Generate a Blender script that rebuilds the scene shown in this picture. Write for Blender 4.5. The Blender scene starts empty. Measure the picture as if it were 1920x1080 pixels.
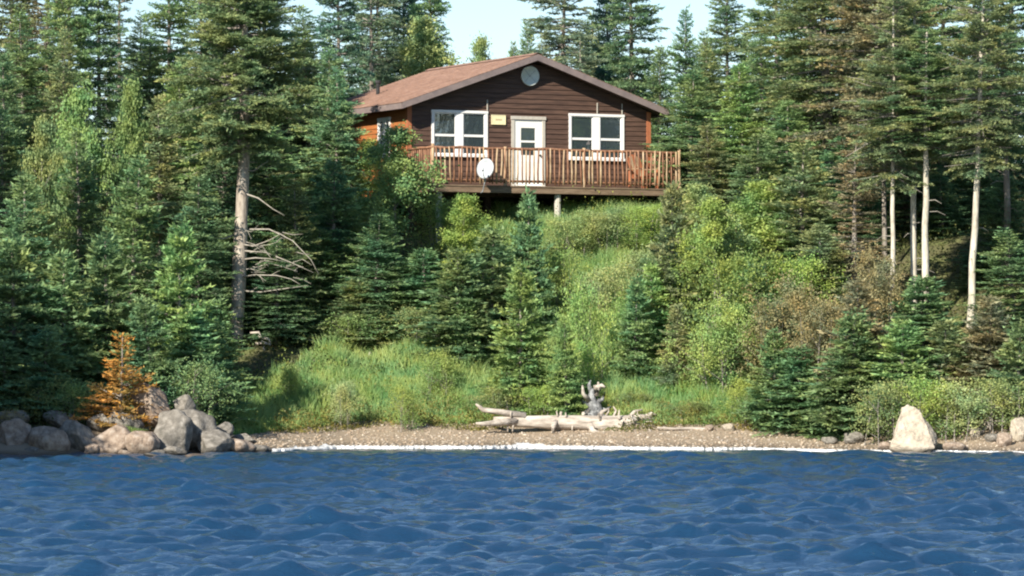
import bpy, bmesh, math, random
import numpy as np
from math import radians as R, sin, cos, tan, pi
from mathutils import Vector, Matrix, noise as mnoise

# ------------------------------------------------------------------ camera, sky, sun, exposure
sc = bpy.context.scene
C = sc.collection
CAM_H = 2.5
FPX = 7440.0            # focal length in pixels of a 1920 wide picture
cam_d = bpy.data.cameras.new("camera"); cam = bpy.data.objects.new("camera", cam_d); C.objects.link(cam)
cam.location = (0, 0, CAM_H); cam.rotation_euler = (R(90), 0, 0)
cam_d.sensor_width = 36.0; cam_d.lens = FPX / 1920 * 36.0
cam_d.shift_y = 112 / 1920
cam_d.clip_start = 0.5; cam_d.clip_end = 5000
sc.camera = cam

SUN_AZ, SUN_EL = 31.0, 33.0       # degrees left of the direction behind the camera, height
w = bpy.data.worlds.new("World"); sc.world = w; w.use_nodes = True
nt = w.node_tree; bg = nt.nodes['Background']
sky = nt.nodes.new('ShaderNodeTexSky'); sky.sky_type = 'NISHITA'; sky.sun_disc = False
sky.sun_elevation = R(SUN_EL); sky.sun_rotation = R(180 + SUN_AZ)
sky.air_density = 1.0; sky.dust_density = 0.0; sky.ozone_density = 3.0; sky.altitude = 50
nt.links.new(sky.outputs[0], bg.inputs[0]); bg.inputs[1].default_value = 0.082
sun_d = bpy.data.lights.new("sun", 'SUN'); sun = bpy.data.objects.new("sun", sun_d); C.objects.link(sun)
sun_d.energy = 4.9; sun_d.angle = R(0.53); sun_d.color = (1.0, 0.92, 0.78)
to_sun = Vector((-sin(R(SUN_AZ)) * cos(R(SUN_EL)), -cos(R(SUN_AZ)) * cos(R(SUN_EL)), sin(R(SUN_EL))))
sun.rotation_euler = to_sun.to_track_quat('Z', 'Y').to_euler(); sun.location = (-60, -60, 80)
sc.view_settings.view_transform = 'Standard'; sc.view_settings.look = 'None'
sc.view_settings.exposure = 0.90; sc.view_settings.gamma = 1.0; sc.view_settings.use_curve_mapping = False
sc.cycles.filter_width = 2.1; sc.cycles.max_bounces = 8; sc.cycles.transparent_max_bounces = 8

rng = np.random.default_rng(7)
random.seed(7)

# ------------------------------------------------------------------ helpers
def tag(o, label=None, cat=None, group=None, kind=None):
    if label: o['label'] = label
    if cat: o['category'] = cat
    if group: o['group'] = group
    if kind: o['kind'] = kind
    return o

def empty(name, loc, rz=0.0, **k):
    o = bpy.data.objects.new(name, None); C.objects.link(o)
    o.location = loc; o.rotation_euler = (0, 0, rz); o.empty_display_size = 0.3
    return tag(o, **k)

def link(name, me, parent=None, mat=None):
    o = bpy.data.objects.new(name, me); C.objects.link(o)
    if mat is not None and not me.materials: me.materials.append(mat)
    if parent is not None: o.parent = parent
    return o

def np_mesh(name, V, F, mat=None, attr=None, smooth=False):
    """V (n,3); F (m,k) with one k"""
    V = np.asarray(V, np.float32); F = np.asarray(F, np.int32)
    me = bpy.data.meshes.new(name)
    m, k = F.shape
    me.vertices.add(len(V)); me.vertices.foreach_set('co', V.ravel())
    me.loops.add(m * k); me.loops.foreach_set('vertex_index', F.ravel())
    me.polygons.add(m)
    me.polygons.foreach_set('loop_start', np.arange(0, m * k, k, dtype=np.int32))
    me.polygons.foreach_set('loop_total', np.full(m, k, np.int32))
    if smooth: me.polygons.foreach_set('use_smooth', np.ones(m, bool))
    me.update(calc_edges=True)
    if attr is not None:
        a = me.attributes.new('tint', 'FLOAT', 'POINT'); a.data.foreach_set('value', np.asarray(attr, np.float32))
    if mat: me.materials.append(mat)
    return me

class MB:
    """collects simple shapes into one mesh"""
    def __init__(s): s.v = []; s.f = []
    def add(s, vs, fs):
        o = len(s.v); s.v += [tuple(p) for p in vs]; s.f += [tuple(i + o for i in f) for f in fs]; return s
    def box(s, x0, x1, y0, y1, z0, z1):
        return s.add([(x0,y0,z0),(x1,y0,z0),(x1,y1,z0),(x0,y1,z0),(x0,y0,z1),(x1,y0,z1),(x1,y1,z1),(x0,y1,z1)],
                     [(0,3,2,1),(4,5,6,7),(0,1,5,4),(1,2,6,5),(2,3,7,6),(3,0,4,7)])
    def tube(s, pts, rad, n=6, cap=True, jit=0.0):
        pts = [Vector(p) for p in pts]; o = len(s.v); m = len(pts)
        up = Vector((0, 0, 1))
        for i, p in enumerate(pts):
            t = (pts[min(i + 1, m - 1)] - pts[max(i - 1, 0)]).normalized()
            a = t.cross(up if abs(t.z) < 0.9 else Vector((1, 0, 0))).normalized(); b = t.cross(a).normalized()
            for k in range(n):
                q = 2 * pi * k / n; r = rad[i] * (1 + (random.random() - .5) * 2 * jit)
                s.v.append(tuple(p + (a * cos(q) + b * sin(q)) * r))
        for i in range(m - 1):
            for k in range(n):
                k2 = (k + 1) % n
                s.f.append((o + i*n + k, o + (i+1)*n + k, o + (i+1)*n + k2, o + i*n + k2))
        if cap:
            s.f.append(tuple(o + k for k in range(n))); s.f.append(tuple(o + (m-1)*n + k for k in reversed(range(n))))
        return s
    def mesh(s, name, mat=None, smooth=False):
        me = bpy.data.meshes.new(name); me.from_pydata(s.v, [], s.f)
        if smooth:
            for p in me.polygons: p.use_smooth = True
        me.update()
        if mat: me.materials.append(mat)
        return me
    def build(s, name, mat=None, parent=None, smooth=False):
        return link(name, s.mesh(name, mat, smooth), parent)

# ------------------------------------------------------------------ materials
def new_mat(name):
    m = bpy.data.materials.new(name); m.use_nodes = True
    n = m.node_tree.nodes; l = m.node_tree.links
    return m, n, l, n['Principled BSDF']

def noise_mat(name, cols, scale=5.0, rough=0.8, bump=0.3, bdist=0.02, stretch=(1,1,1), detail=6, pos=None, coord='Object', spec=0.3, bscale=None):
    m, n, l, p = new_mat(name)
    tc = n.new('ShaderNodeTexCoord'); mp = n.new('ShaderNodeMapping'); mp.inputs['Scale'].default_value = stretch
    l.new(tc.outputs[coord], mp.inputs[0])
    nz = n.new('ShaderNodeTexNoise'); nz.inputs['Scale'].default_value = scale; nz.inputs['Detail'].default_value = detail
    nz.inputs['Roughness'].default_value = 0.65
    l.new(mp.outputs[0], nz.inputs['Vector'])
    cr = n.new('ShaderNodeValToRGB'); e = cr.color_ramp.elements
    pos = pos or [0.3 + 0.4 * i / max(1, len(cols) - 1) for i in range(len(cols))]
    e[0].position = pos[0]; e[0].color = (*cols[0], 1); e[1].position = pos[-1]; e[1].color = (*cols[-1], 1)
    for c, q in zip(cols[1:-1], pos[1:-1]):
        x = e.new(q); x.color = (*c, 1)
    l.new(nz.outputs[0], cr.inputs[0]); l.new(cr.outputs[0], p.inputs['Base Color'])
    p.inputs['Roughness'].default_value = rough; p.inputs['Specular IOR Level'].default_value = spec
    if bump:
        bn = n.new('ShaderNodeTexNoise'); bn.inputs['Scale'].default_value = bscale or scale * 3; bn.inputs['Detail'].default_value = 5
        l.new(mp.outputs[0], bn.inputs['Vector'])
        b = n.new('ShaderNodeBump'); b.inputs['Strength'].default_value = bump; b.inputs['Distance'].default_value = bdist
        l.new(bn.outputs[0], b.inputs['Height']); l.new(b.outputs[0], p.inputs['Normal'])
    return m

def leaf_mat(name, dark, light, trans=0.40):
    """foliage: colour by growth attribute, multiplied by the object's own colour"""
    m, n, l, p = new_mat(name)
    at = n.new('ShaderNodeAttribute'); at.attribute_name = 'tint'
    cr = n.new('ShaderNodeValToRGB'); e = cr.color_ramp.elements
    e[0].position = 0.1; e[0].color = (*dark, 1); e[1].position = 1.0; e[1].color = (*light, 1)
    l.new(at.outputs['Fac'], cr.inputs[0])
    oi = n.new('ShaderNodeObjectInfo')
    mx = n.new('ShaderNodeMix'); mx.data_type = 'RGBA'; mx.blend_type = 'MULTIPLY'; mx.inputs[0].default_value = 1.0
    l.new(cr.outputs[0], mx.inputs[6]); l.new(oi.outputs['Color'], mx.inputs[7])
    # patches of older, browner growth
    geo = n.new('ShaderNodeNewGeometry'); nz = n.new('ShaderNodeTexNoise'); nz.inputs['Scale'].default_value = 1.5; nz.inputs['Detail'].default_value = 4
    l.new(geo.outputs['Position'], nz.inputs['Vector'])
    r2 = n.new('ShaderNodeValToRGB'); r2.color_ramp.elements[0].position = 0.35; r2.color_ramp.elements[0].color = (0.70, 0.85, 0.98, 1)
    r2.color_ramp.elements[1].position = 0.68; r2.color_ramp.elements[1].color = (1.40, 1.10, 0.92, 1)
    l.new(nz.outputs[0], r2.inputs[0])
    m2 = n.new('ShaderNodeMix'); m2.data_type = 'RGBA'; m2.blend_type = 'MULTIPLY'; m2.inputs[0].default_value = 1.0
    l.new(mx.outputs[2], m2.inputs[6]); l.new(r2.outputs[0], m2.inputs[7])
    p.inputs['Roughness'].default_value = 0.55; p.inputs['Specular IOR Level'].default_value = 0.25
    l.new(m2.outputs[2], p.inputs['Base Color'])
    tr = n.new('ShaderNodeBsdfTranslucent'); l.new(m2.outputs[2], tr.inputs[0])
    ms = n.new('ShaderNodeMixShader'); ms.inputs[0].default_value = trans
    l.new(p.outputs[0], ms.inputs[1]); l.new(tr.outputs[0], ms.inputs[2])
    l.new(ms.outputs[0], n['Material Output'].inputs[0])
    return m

M = {}
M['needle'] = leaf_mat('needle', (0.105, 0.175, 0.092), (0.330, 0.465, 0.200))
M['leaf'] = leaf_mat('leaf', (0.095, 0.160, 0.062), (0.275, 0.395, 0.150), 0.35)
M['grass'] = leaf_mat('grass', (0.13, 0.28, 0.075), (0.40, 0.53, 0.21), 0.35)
M['under'] = leaf_mat('undergrowth', (0.045, 0.07, 0.02), (0.17, 0.19, 0.07), 0.25)
M['bark'] = noise_mat('bark', [(0.10,0.085,0.07), (0.24,0.21,0.18), (0.36,0.33,0.29)], 6, 0.9, 0.8, 0.03, (1,1,0.25))
M['bark_pale'] = noise_mat('bark_pale', [(0.15,0.12,0.10), (0.34,0.29,0.24), (0.52,0.47,0.40)], 7, 0.85, 0.7, 0.02, (1,1,0.3))
M['bark_light'] = noise_mat('bark_light', [(0.24,0.21,0.17), (0.48,0.44,0.36), (0.64,0.60,0.52)], 7, 0.85, 0.7, 0.02, (1,1,0.3))
M['twig'] = noise_mat('twig', [(0.16,0.14,0.12), (0.34,0.31,0.28)], 10, 0.9, 0.2)
M['dead_twig'] = noise_mat('dead_twig', [(0.22,0.20,0.17), (0.40,0.37,0.32)], 10, 0.9, 0.2)
M['drift'] = noise_mat('driftwood', [(0.15,0.125,0.105), (0.40,0.35,0.30), (0.60,0.56,0.50)], 5, 0.85, 0.8, 0.02, (0.4,1.6,1.6))
M['drift_dark'] = noise_mat('driftwood_dark', [(0.05,0.05,0.055), (0.16,0.165,0.17), (0.42,0.43,0.43)], 7, 0.9, 0.8, 0.02)
M['soil'] = noise_mat('soil', [(0.05,0.045,0.03), (0.10,0.10,0.045), (0.13,0.16,0.05)], 0.8, 0.95, 0.6, 0.05)
_n = M['soil'].node_tree.nodes; _l = M['soil'].node_tree.links; _p = _n['Principled BSDF']
_g = _n.new('ShaderNodeNewGeometry'); _s = _n.new('ShaderNodeSeparateXYZ'); _l.new(_g.outputs['Position'], _s.inputs[0])
_r = _n.new('ShaderNodeMapRange'); _r.inputs[1].default_value = 0.5; _r.inputs[2].default_value = 0.75; _l.new(_s.outputs[2], _r.inputs[0])
_m = _n.new('ShaderNodeMix'); _m.data_type = 'RGBA'; _l.new(_r.outputs[0], _m.inputs[0])
_m.inputs[6].default_value = (0.27, 0.215, 0.155, 1); _l.new(_p.inputs['Base Color'].links[0].from_socket, _m.inputs[7]); _l.new(_m.outputs[2], _p.inputs['Base Color'])
M['rock'] = noise_mat('rock', [(0.075,0.072,0.060), (0.17,0.155,0.135), (0.30,0.28,0.25)], 3.0, 0.85, 0.7, 0.03)
M['rock_tan'] = noise_mat('rock_tan', [(0.12,0.09,0.07), (0.28,0.215,0.165), (0.42,0.36,0.30)], 3.0, 0.85, 0.7, 0.03)
M['rock_pale'] = noise_mat('rock_pale', [(0.18,0.16,0.13), (0.42,0.36,0.28), (0.54,0.48,0.39)], 3.2, 0.85, 1.0, 0.05, pos=[0.30,0.46,0.7])
M['pebble'] = noise_mat('pebble', [(0.24,0.16,0.11), (0.45,0.34,0.25), (0.62,0.52,0.42)], 2.3, 0.85, 0.3, 0.01, coord='Generated')
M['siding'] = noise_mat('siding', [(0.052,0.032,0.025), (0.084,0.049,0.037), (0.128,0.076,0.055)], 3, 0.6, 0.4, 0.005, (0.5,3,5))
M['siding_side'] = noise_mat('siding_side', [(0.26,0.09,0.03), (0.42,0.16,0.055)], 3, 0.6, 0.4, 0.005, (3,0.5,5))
M['trim_orange'] = noise_mat('trim_orange', [(0.30,0.10,0.05), (0.45,0.17,0.08)], 5, 0.6, 0.3, 0.004, (3,3,0.5))
M['fascia'] = noise_mat('fascia', [(0.16,0.13,0.13), (0.24,0.19,0.18)], 5, 0.7, 0.2, 0.004)
M['soffit'] = noise_mat('soffit', [(0.06,0.04,0.035), (0.09,0.06,0.05)], 5, 0.8, 0.2, 0.004)
M['shingle'] = noise_mat('shingle', [(0.19,0.115,0.085), (0.27,0.165,0.125), (0.34,0.22,0.17)], 3.0, 0.9, 0.5, 0.01, detail=8)
M['white'] = noise_mat('white_paint', [(0.74,0.74,0.73), (0.82,0.82,0.81)], 4, 0.45, 0.1, 0.002)
M['door'] = noise_mat('door_paint', [(0.76,0.76,0.72), (0.84,0.84,0.80)], 4, 0.45, 0.1, 0.002)
M['log'] = noise_mat('log_pole', [(0.12,0.06,0.035), (0.24,0.12,0.07), (0.38,0.22,0.14)], 4, 0.6, 0.4, 0.006, (2,2,0.8))
M['log_tan'] = noise_mat('log_pole_tan', [(0.26,0.16,0.09), (0.40,0.28,0.17), (0.54,0.43,0.30)], 4, 0.6, 0.4, 0.006, (2,2,0.8))
M['deck'] = noise_mat('deck_wood', [(0.12,0.08,0.05), (0.26,0.19,0.13)], 4, 0.8, 0.4, 0.005, (0.6,3,3))
M['post'] = noise_mat('post_wood', [(0.40,0.37,0.32), (0.56,0.53,0.47)], 5, 0.8, 0.4, 0.005, (3,3,0.5))
M['metal'] = noise_mat('dish_metal', [(0.30,0.33,0.36), (0.44,0.46,0.48)], 6, 0.5, 0.05, 0.002)
M['disc'] = noise_mat('disc_paint', [(0.55,0.60,0.56), (0.70,0.73,0.69)], 9, 0.6, 0.2, 0.002)
M['dark'] = noise_mat('dark_metal', [(0.02,0.02,0.022), (0.05,0.05,0.052)], 6, 0.5, 0.05, 0.002)
M['sign'] = noise_mat('sign_board', [(0.70,0.62,0.36), (0.80,0.74,0.50)], 9, 0.6, 0.1, 0.002)
M['sign_ink'] = noise_mat('sign_ink', [(0.36,0.26,0.14), (0.42,0.30,0.18)], 9, 0.6, 0)
M['foam'] = noise_mat('foam', [(0.45,0.46,0.46), (0.80,0.81,0.82)], 9, 0.7, 0.8, 0.03)
M['curtain'] = noise_mat('curtain', [(0.40,0.44,0.48), (0.60,0.64,0.68)], 4, 0.9, 0.3, 0.01, (12,1,0.5))
# window glass: a coated double pane, dark inside
m, n, l, p = new_mat('window_glass')
p.inputs['Base Color'].default_value = (0.035, 0.05, 0.06, 1); p.inputs['Roughness'].default_value = 0.06
p.inputs['IOR'].default_value = 2.1; p.inputs['Specular IOR Level'].default_value = 0.8
nz = n.new('ShaderNodeTexNoise'); nz.inputs['Scale'].default_value = 2.5
b = n.new('ShaderNodeBump'); b.inputs['Strength'].default_value = 0.25; b.inputs['Distance'].default_value = 0.03
l.new(nz.outputs[0], b.inputs['Height']); l.new(b.outputs[0], p.inputs['Normal'])
M['glass'] = m
# lake water
m, n, l, p = new_mat('lake_water')
p.inputs['Base Color'].default_value = (0.008, 0.037, 0.086, 1); p.inputs['Roughness'].default_value = 0.03
p.inputs['IOR'].default_value = 1.70; p.inputs['Specular IOR Level'].default_value = 0.5
geo = n.new('ShaderNodeNewGeometry'); mp = n.new('ShaderNodeMapping'); mp.inputs['Scale'].default_value = (0.8, 1.7, 1)
l.new(geo.outputs['Position'], mp.inputs[0])
n1 = n.new('ShaderNodeTexNoise'); n1.inputs['Scale'].default_value = 2.6; n1.inputs['Detail'].default_value = 7; n1.inputs['Roughness'].default_value = 0.68
l.new(mp.outputs[0], n1.inputs['Vector'])
b = n.new('ShaderNodeBump'); b.inputs['Strength'].default_value = 1.0; b.inputs['Distance'].default_value = 0.06
l.new(n1.outputs[0], b.inputs['Height']); l.new(b.outputs[0], p.inputs['Normal'])
M['water'] = m

def wet_band(m, z0=0.05, z1=0.16, k=0.38):
    n = m.node_tree.nodes; l = m.node_tree.links; p = n['Principled BSDF']; src = p.inputs['Base Color'].links[0].from_socket
    g = n.new('ShaderNodeNewGeometry'); s_ = n.new('ShaderNodeSeparateXYZ'); l.new(g.outputs['Position'], s_.inputs[0])
    r = n.new('ShaderNodeMapRange'); r.inputs[1].default_value = z0; r.inputs[2].default_value = z1; r.inputs[3].default_value = k; l.new(s_.outputs[2], r.inputs[0])
    v = n.new('ShaderNodeVectorMath'); v.operation = 'SCALE'; l.new(src, v.inputs[0]); l.new(r.outputs[0], v.inputs[3]); l.new(v.outputs[0], p.inputs['Base Color'])
for k_ in ('rock', 'rock_tan', 'rock_pale', 'soil'): wet_band(M[k_])
# ------------------------------------------------------------------ terrain
SX = np.array([-400, -60, -30, -18, -14, -12.6, -8.5, -7.2, -5.9, -4.4, 0, 6, 12, 16, 30, 60, 400.])
SY = np.array([20, 55, 68, 77, 84, 90.6, 92.4, 93.2, 95.6, 98.6, 99.2, 97, 93.8, 92, 86, 75, 40.])
PT = np.array([-200, -30, -3, 0, 2.5, 4.5, 8, 14, 18, 24, 34, 60, 200, 700.])
PZ = np.array([-6, -3, -0.4, 0, 0.28, 0.62, 1.7, 4.0, 5.75, 6.7, 7.4, 9.4, 15, 22.])
LT = np.array([-200, -30, -3, 0, 1.4, 3.2, 8, 14, 18, 24, 34, 60, 200, 700.])
LZ = np.array([-6, -3, -0.5, 0, 0.35, 0.95, 1.9, 3.8, 5.2, 6.4, 7.4, 9.4, 15, 22.])
def snoise(x, y, f, s):
    return (np.sin(x*f*1.0 + s) * np.cos(y*f*1.3 + s*2.1) + np.sin(x*f*2.3 + y*f*1.1 + s*.7)*.5 + np.cos(x*f*.6 - y*f*2.9 + s*1.9)*.35) / 1.5
def shore(x): return np.interp(x, SX, SY) + 0.25*np.sin(x*1.3) + 0.12*np.sin(x*3.1 + 1)
def ground(x, y):
    x = np.asarray(x, float); y = np.asarray(y, float)
    t = y - shore(x)
    t = t - 0.85*np.clip(98.3 - shore(x), 0, 5.5)*np.clip((t - 2)/6, 0, 1)*np.clip(-x/3, 0, 1)
    a = np.interp(t, PT, PZ); bl = np.interp(t, LT, LZ)
    k = np.clip((-6.6 - x) / 2.4, 0, 1); k2 = np.clip((x - 8.5) / 2.0, 0, 1) * 0.45
    k = np.maximum(k, k2)
    z = a * (1 - k) + bl * k
    amp = np.clip((t - 3) / 8, 0, 1) * 0.22
    return z + snoise(x, y, 0.55, 1.3) * amp + snoise(x, y, 1.9, 4.0) * np.clip((t-2)/6, 0, 1) * 0.06
def gz(x, y): return float(ground(x, y))
def X(px, d): return (px - 960) / FPX * d       # lateral metres of a picture column at distance d

def on_ground(px, py, d0=90., d1=150.):
    """distance at which the sight line through a picture point meets the ground"""
    for d in np.arange(d0, d1, .1):
        if gz(X(px, d), d) >= CAM_H + (652 - py)*d/FPX: return float(d)
    return d1

def grid_mesh(name, xs, ys, zf, mat, smooth=True):
    gx, gy = np.meshgrid(xs, ys); z = zf(gx, gy)
    V = np.stack([gx.ravel(), gy.ravel(), z.ravel()], 1)
    nx, ny = len(xs), len(ys)
    i = np.arange(ny - 1)[:, None] * nx + np.arange(nx - 1)[None, :]
    i = i.ravel(); F = np.stack([i, i + 1, i + nx + 1, i + nx], 1)
    return np_mesh(name, V, F, mat, smooth=smooth)

def spread(core0, core1, step, far0, far1, g=1.25):
    a = list(np.arange(core0, core1 + step/2, step)); s = step; q = core1
    while q < far1: s *= g; q += s; a.append(q)
    s = step; q = core0
    while q > far0: s *= g; q -= s; a.insert(0, q)
    return np.array(a)

ter = link('ground', grid_mesh('ground', spread(-20, 20, 0.25, -900, 900), spread(84, 150, 0.25, 10, 1500), ground, M['soil']))
tag(ter, kind='structure', label='sloping wooded ground rising from the lake shore')

# lake surface: real waves
K = 110
wl = np.exp(rng.uniform(np.log(0.30), np.log(3.6), K)); kk = 2*pi/wl
th = rng.normal(R(-86), R(32), K); ph = rng.uniform(0, 2*pi, K)
am = 0.0036 * wl**0.85 * rng.uniform(0.4, 1.4, K)
def waves(x, y):
    z = np.zeros_like(x); big = np.zeros_like(x)
    fade = np.clip((shore(x) - y) / 14, 0.06, 1)
    # gusts: patches where the chop is higher
    e = (np.sin(x*.9 + y*.31 + 1) + np.sin(-x*.53 + y*.77 + 2.2) + np.sin(x*1.9 - y*.44 + .3) + np.sin(x*.37 + y*1.3 + 4) + np.sin(x*2.7 + y*.9))/5
    e = np.clip(e*1.5 + .35, 0, 1.4)
    for i in range(K):
        arg = kk[i]*(x*cos(th[i]) + y*sin(th[i])) + ph[i] + .35*np.sin(x*.8*(1 + i % 3) + y*.5 + i)
        q = am[i]*(np.sin(arg) + 0.25*np.cos(2*arg))
        if i % 2: big += q
        else: z += q
    z = z*(.9 + .3*e) + big*(.55 + .65*e)
    far = np.clip(1.6 - np.abs(x)/25, 0, 1)
    z = z * fade * far
    # short steep wavelets scattered over the chop
    xs_, ys_ = x[0], y[:, 0]; gw = np.random.default_rng(41)
    for _ in range(7500):
        cy = gw.uniform(36, 98); cx = gw.uniform(-1.1, 1.1)*cy*.135; sx_ = gw.uniform(.07, .48)*gw.uniform(.5, 1.3); sy_ = gw.uniform(.07, .15); hgt = gw.uniform(.025, .075)*gw.uniform(.5, 1.2)*min(1, sx_/.3 + .25)
        ang = gw.normal(0, .22); i0, i1 = np.searchsorted(xs_, (cx - 3*sx_, cx + 3*sx_)); j0, j1 = np.searchsorted(ys_, (cy - .7, cy + .7))
        if i1 <= i0 or j1 <= j0: continue
        dx = xs_[None, i0:i1] - cx; dy = ys_[j0:j1, None] - cy + dx*ang + .08*np.sin(dx*4/sx_*.3 + _)
        prof = np.where(dy < 0, np.exp(-(dy/sy_)**2), np.exp(-(dy/(sy_*2.6))**2))
        z[j0:j1, i0:i1] += hgt*np.exp(-(dx/sx_)**2)*prof*min(1, (99 - cy)/10)
    return z
wat = link('water', grid_mesh('water', spread(-14, 14, 0.085, -1000, 1000, 1.35), spread(34, 99.5, 0.075, -1500, 102, 1.35), waves, M['water']))
tag(wat, kind='structure', label='blue choppy lake water')

# ------------------------------------------------------------------ foliage builders
def unit(v): return v / np.maximum(np.linalg.norm(v, axis=-1, keepdims=True), 1e-9)

def needles_from_twigs(g, P, D, L, T, nl=0.095, nw=0.050, sp=0.055):
    n = np.maximum(2, (L / sp).astype(int)); idx = np.repeat(np.arange(len(P)), n)
    first = np.repeat(np.cumsum(n) - n, n); k = np.arange(len(idx)) - first
    f = (k + g.uniform(0, 1, len(idx))) / n[idx]
    c = P[idx] + D[idx] * (L[idx] * f)[:, None]; c[:, 2] -= 0.12 * (L[idx]*f)**2
    rd = unit(g.normal(size=(len(idx), 3))); rd[:, 2] = rd[:, 2]*0.6 + 0.15
    d = unit(D[idx] + rd * 1.0)
    wv = unit(np.cross(d, unit(g.normal(size=(len(idx), 3)) + np.array([0, 0, 1.2]))))
    s = g.uniform(0.7, 1.3, len(idx))[:, None]
    hw = wv * nw * 0.5 * s; tip = c + d * nl * s; hw = hw * g.uniform(0.7, 1.3, len(idx))[:, None]
    V = np.stack([c - hw, c + hw, tip], 1).reshape(-1, 3)
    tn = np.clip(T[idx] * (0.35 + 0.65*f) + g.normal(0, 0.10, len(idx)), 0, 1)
    return V, np.repeat(tn, 3)

def spruce(name, seed, H, Rr, base=0.08, gap=0.20, nb=6, up0=-8, up1=48, shape=0.85, rag=0.2, start=0.12, droop=0.10, sp=0.055, tw=0.075, holes=0.0, spike=1.0):
    sp *= 0.80
    """returns crown mesh and wood mesh of a conifer"""
    g = np.random.default_rng(seed); rr = random.Random(seed)
    TP, TD, TL, TT = [], [], [], []
    wood = MB()
    lean = g.normal(0, 0.012, 2)
    z = base * H
    layer = 1.0
    while z < H - 0.05:
        f = (z - base*H) / (H*(1-base))
        prof = Rr * ((1 - f) ** shape) * (0.55 + 0.45 * min(1, f / 0.16)) + 0.07
        layer = 0.6*layer + 0.4*rr.uniform(1 - rag*1.3, 1 + rag)
        n = max(3, int(round(nb * (0.6 + 0.4*(1 - f)))))
        a0 = rr.uniform(0, 2*pi)
        for k in range(n):
            if rr.random() < holes * (1 - f): continue
            az = a0 + 2*pi*k/n + rr.gauss(0, 0.22)
            L = max(0.10, prof * layer * rr.uniform(1 - rag*1.4, 1 + rag*0.5))
            el = R(up0 + (up1 - up0) * f**1.3 + rr.gauss(0, 10))
            zz = z + rr.gauss(0, gap*0.5)
            h = np.array([cos(az), sin(az), 0.0]); sd = np.array([-sin(az), cos(az), 0.0])
            st = np.array([lean[0]*zz, lean[1]*zz, zz])
            def at(s): return st + h*s*cos(el) + np.array([0, 0, s*sin(el) - droop*s*s/max(L,.5) + 0.09*max(0, s/L-0.55)*L])
            if L > 0.45:
                r0 = 0.008 + 0.012*L
                wood.tube([at(0), at(L*0.5), at(L*0.93)], [r0, r0*0.6, r0*0.2], 3, False)
            s = start*L + rr.uniform(0, tw)
            side = 1
            while s < L:
                l = min(0.62, 0.55*(L - s) + 0.13) * rr.uniform(0.6, 1.15)
                q = rr.gauss(0.95, 0.18)
                fw = unit(at(min(L, s+0.05)) - at(s))
                d = fw*cos(q) + sd*side*sin(q); d[2] += rr.gauss(-0.03, 0.13)
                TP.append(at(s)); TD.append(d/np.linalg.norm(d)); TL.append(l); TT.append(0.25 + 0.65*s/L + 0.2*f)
                side = -side; s += tw*rr.uniform(0.3, 0.75)
            TP.append(at(L*0.85)); d = at(L) - at(L*0.8); TD.append(d/np.linalg.norm(d)); TL.append(0.18*L**.5+0.08); TT.append(1.0)
        z += gap * (1.15 - 0.6*f) * rr.uniform(0.8, 1.2)
    TP.append(np.array([lean[0]*H, lean[1]*H, H - 0.45*spike])); TD.append(np.array([0, 0, 1.])); TL.append(0.45*spike); TT.append(0.9)
    V, t = needles_from_twigs(g, np.array(TP), np.array(TD), np.array(TL), np.array(TT), sp=sp)
    F = np.arange(len(V), dtype=np.int32).reshape(-1, 3)
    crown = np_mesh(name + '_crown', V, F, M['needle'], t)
    return crown, wood.mesh(name + '_limbs', M['twig']), H, Rr, lean

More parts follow.
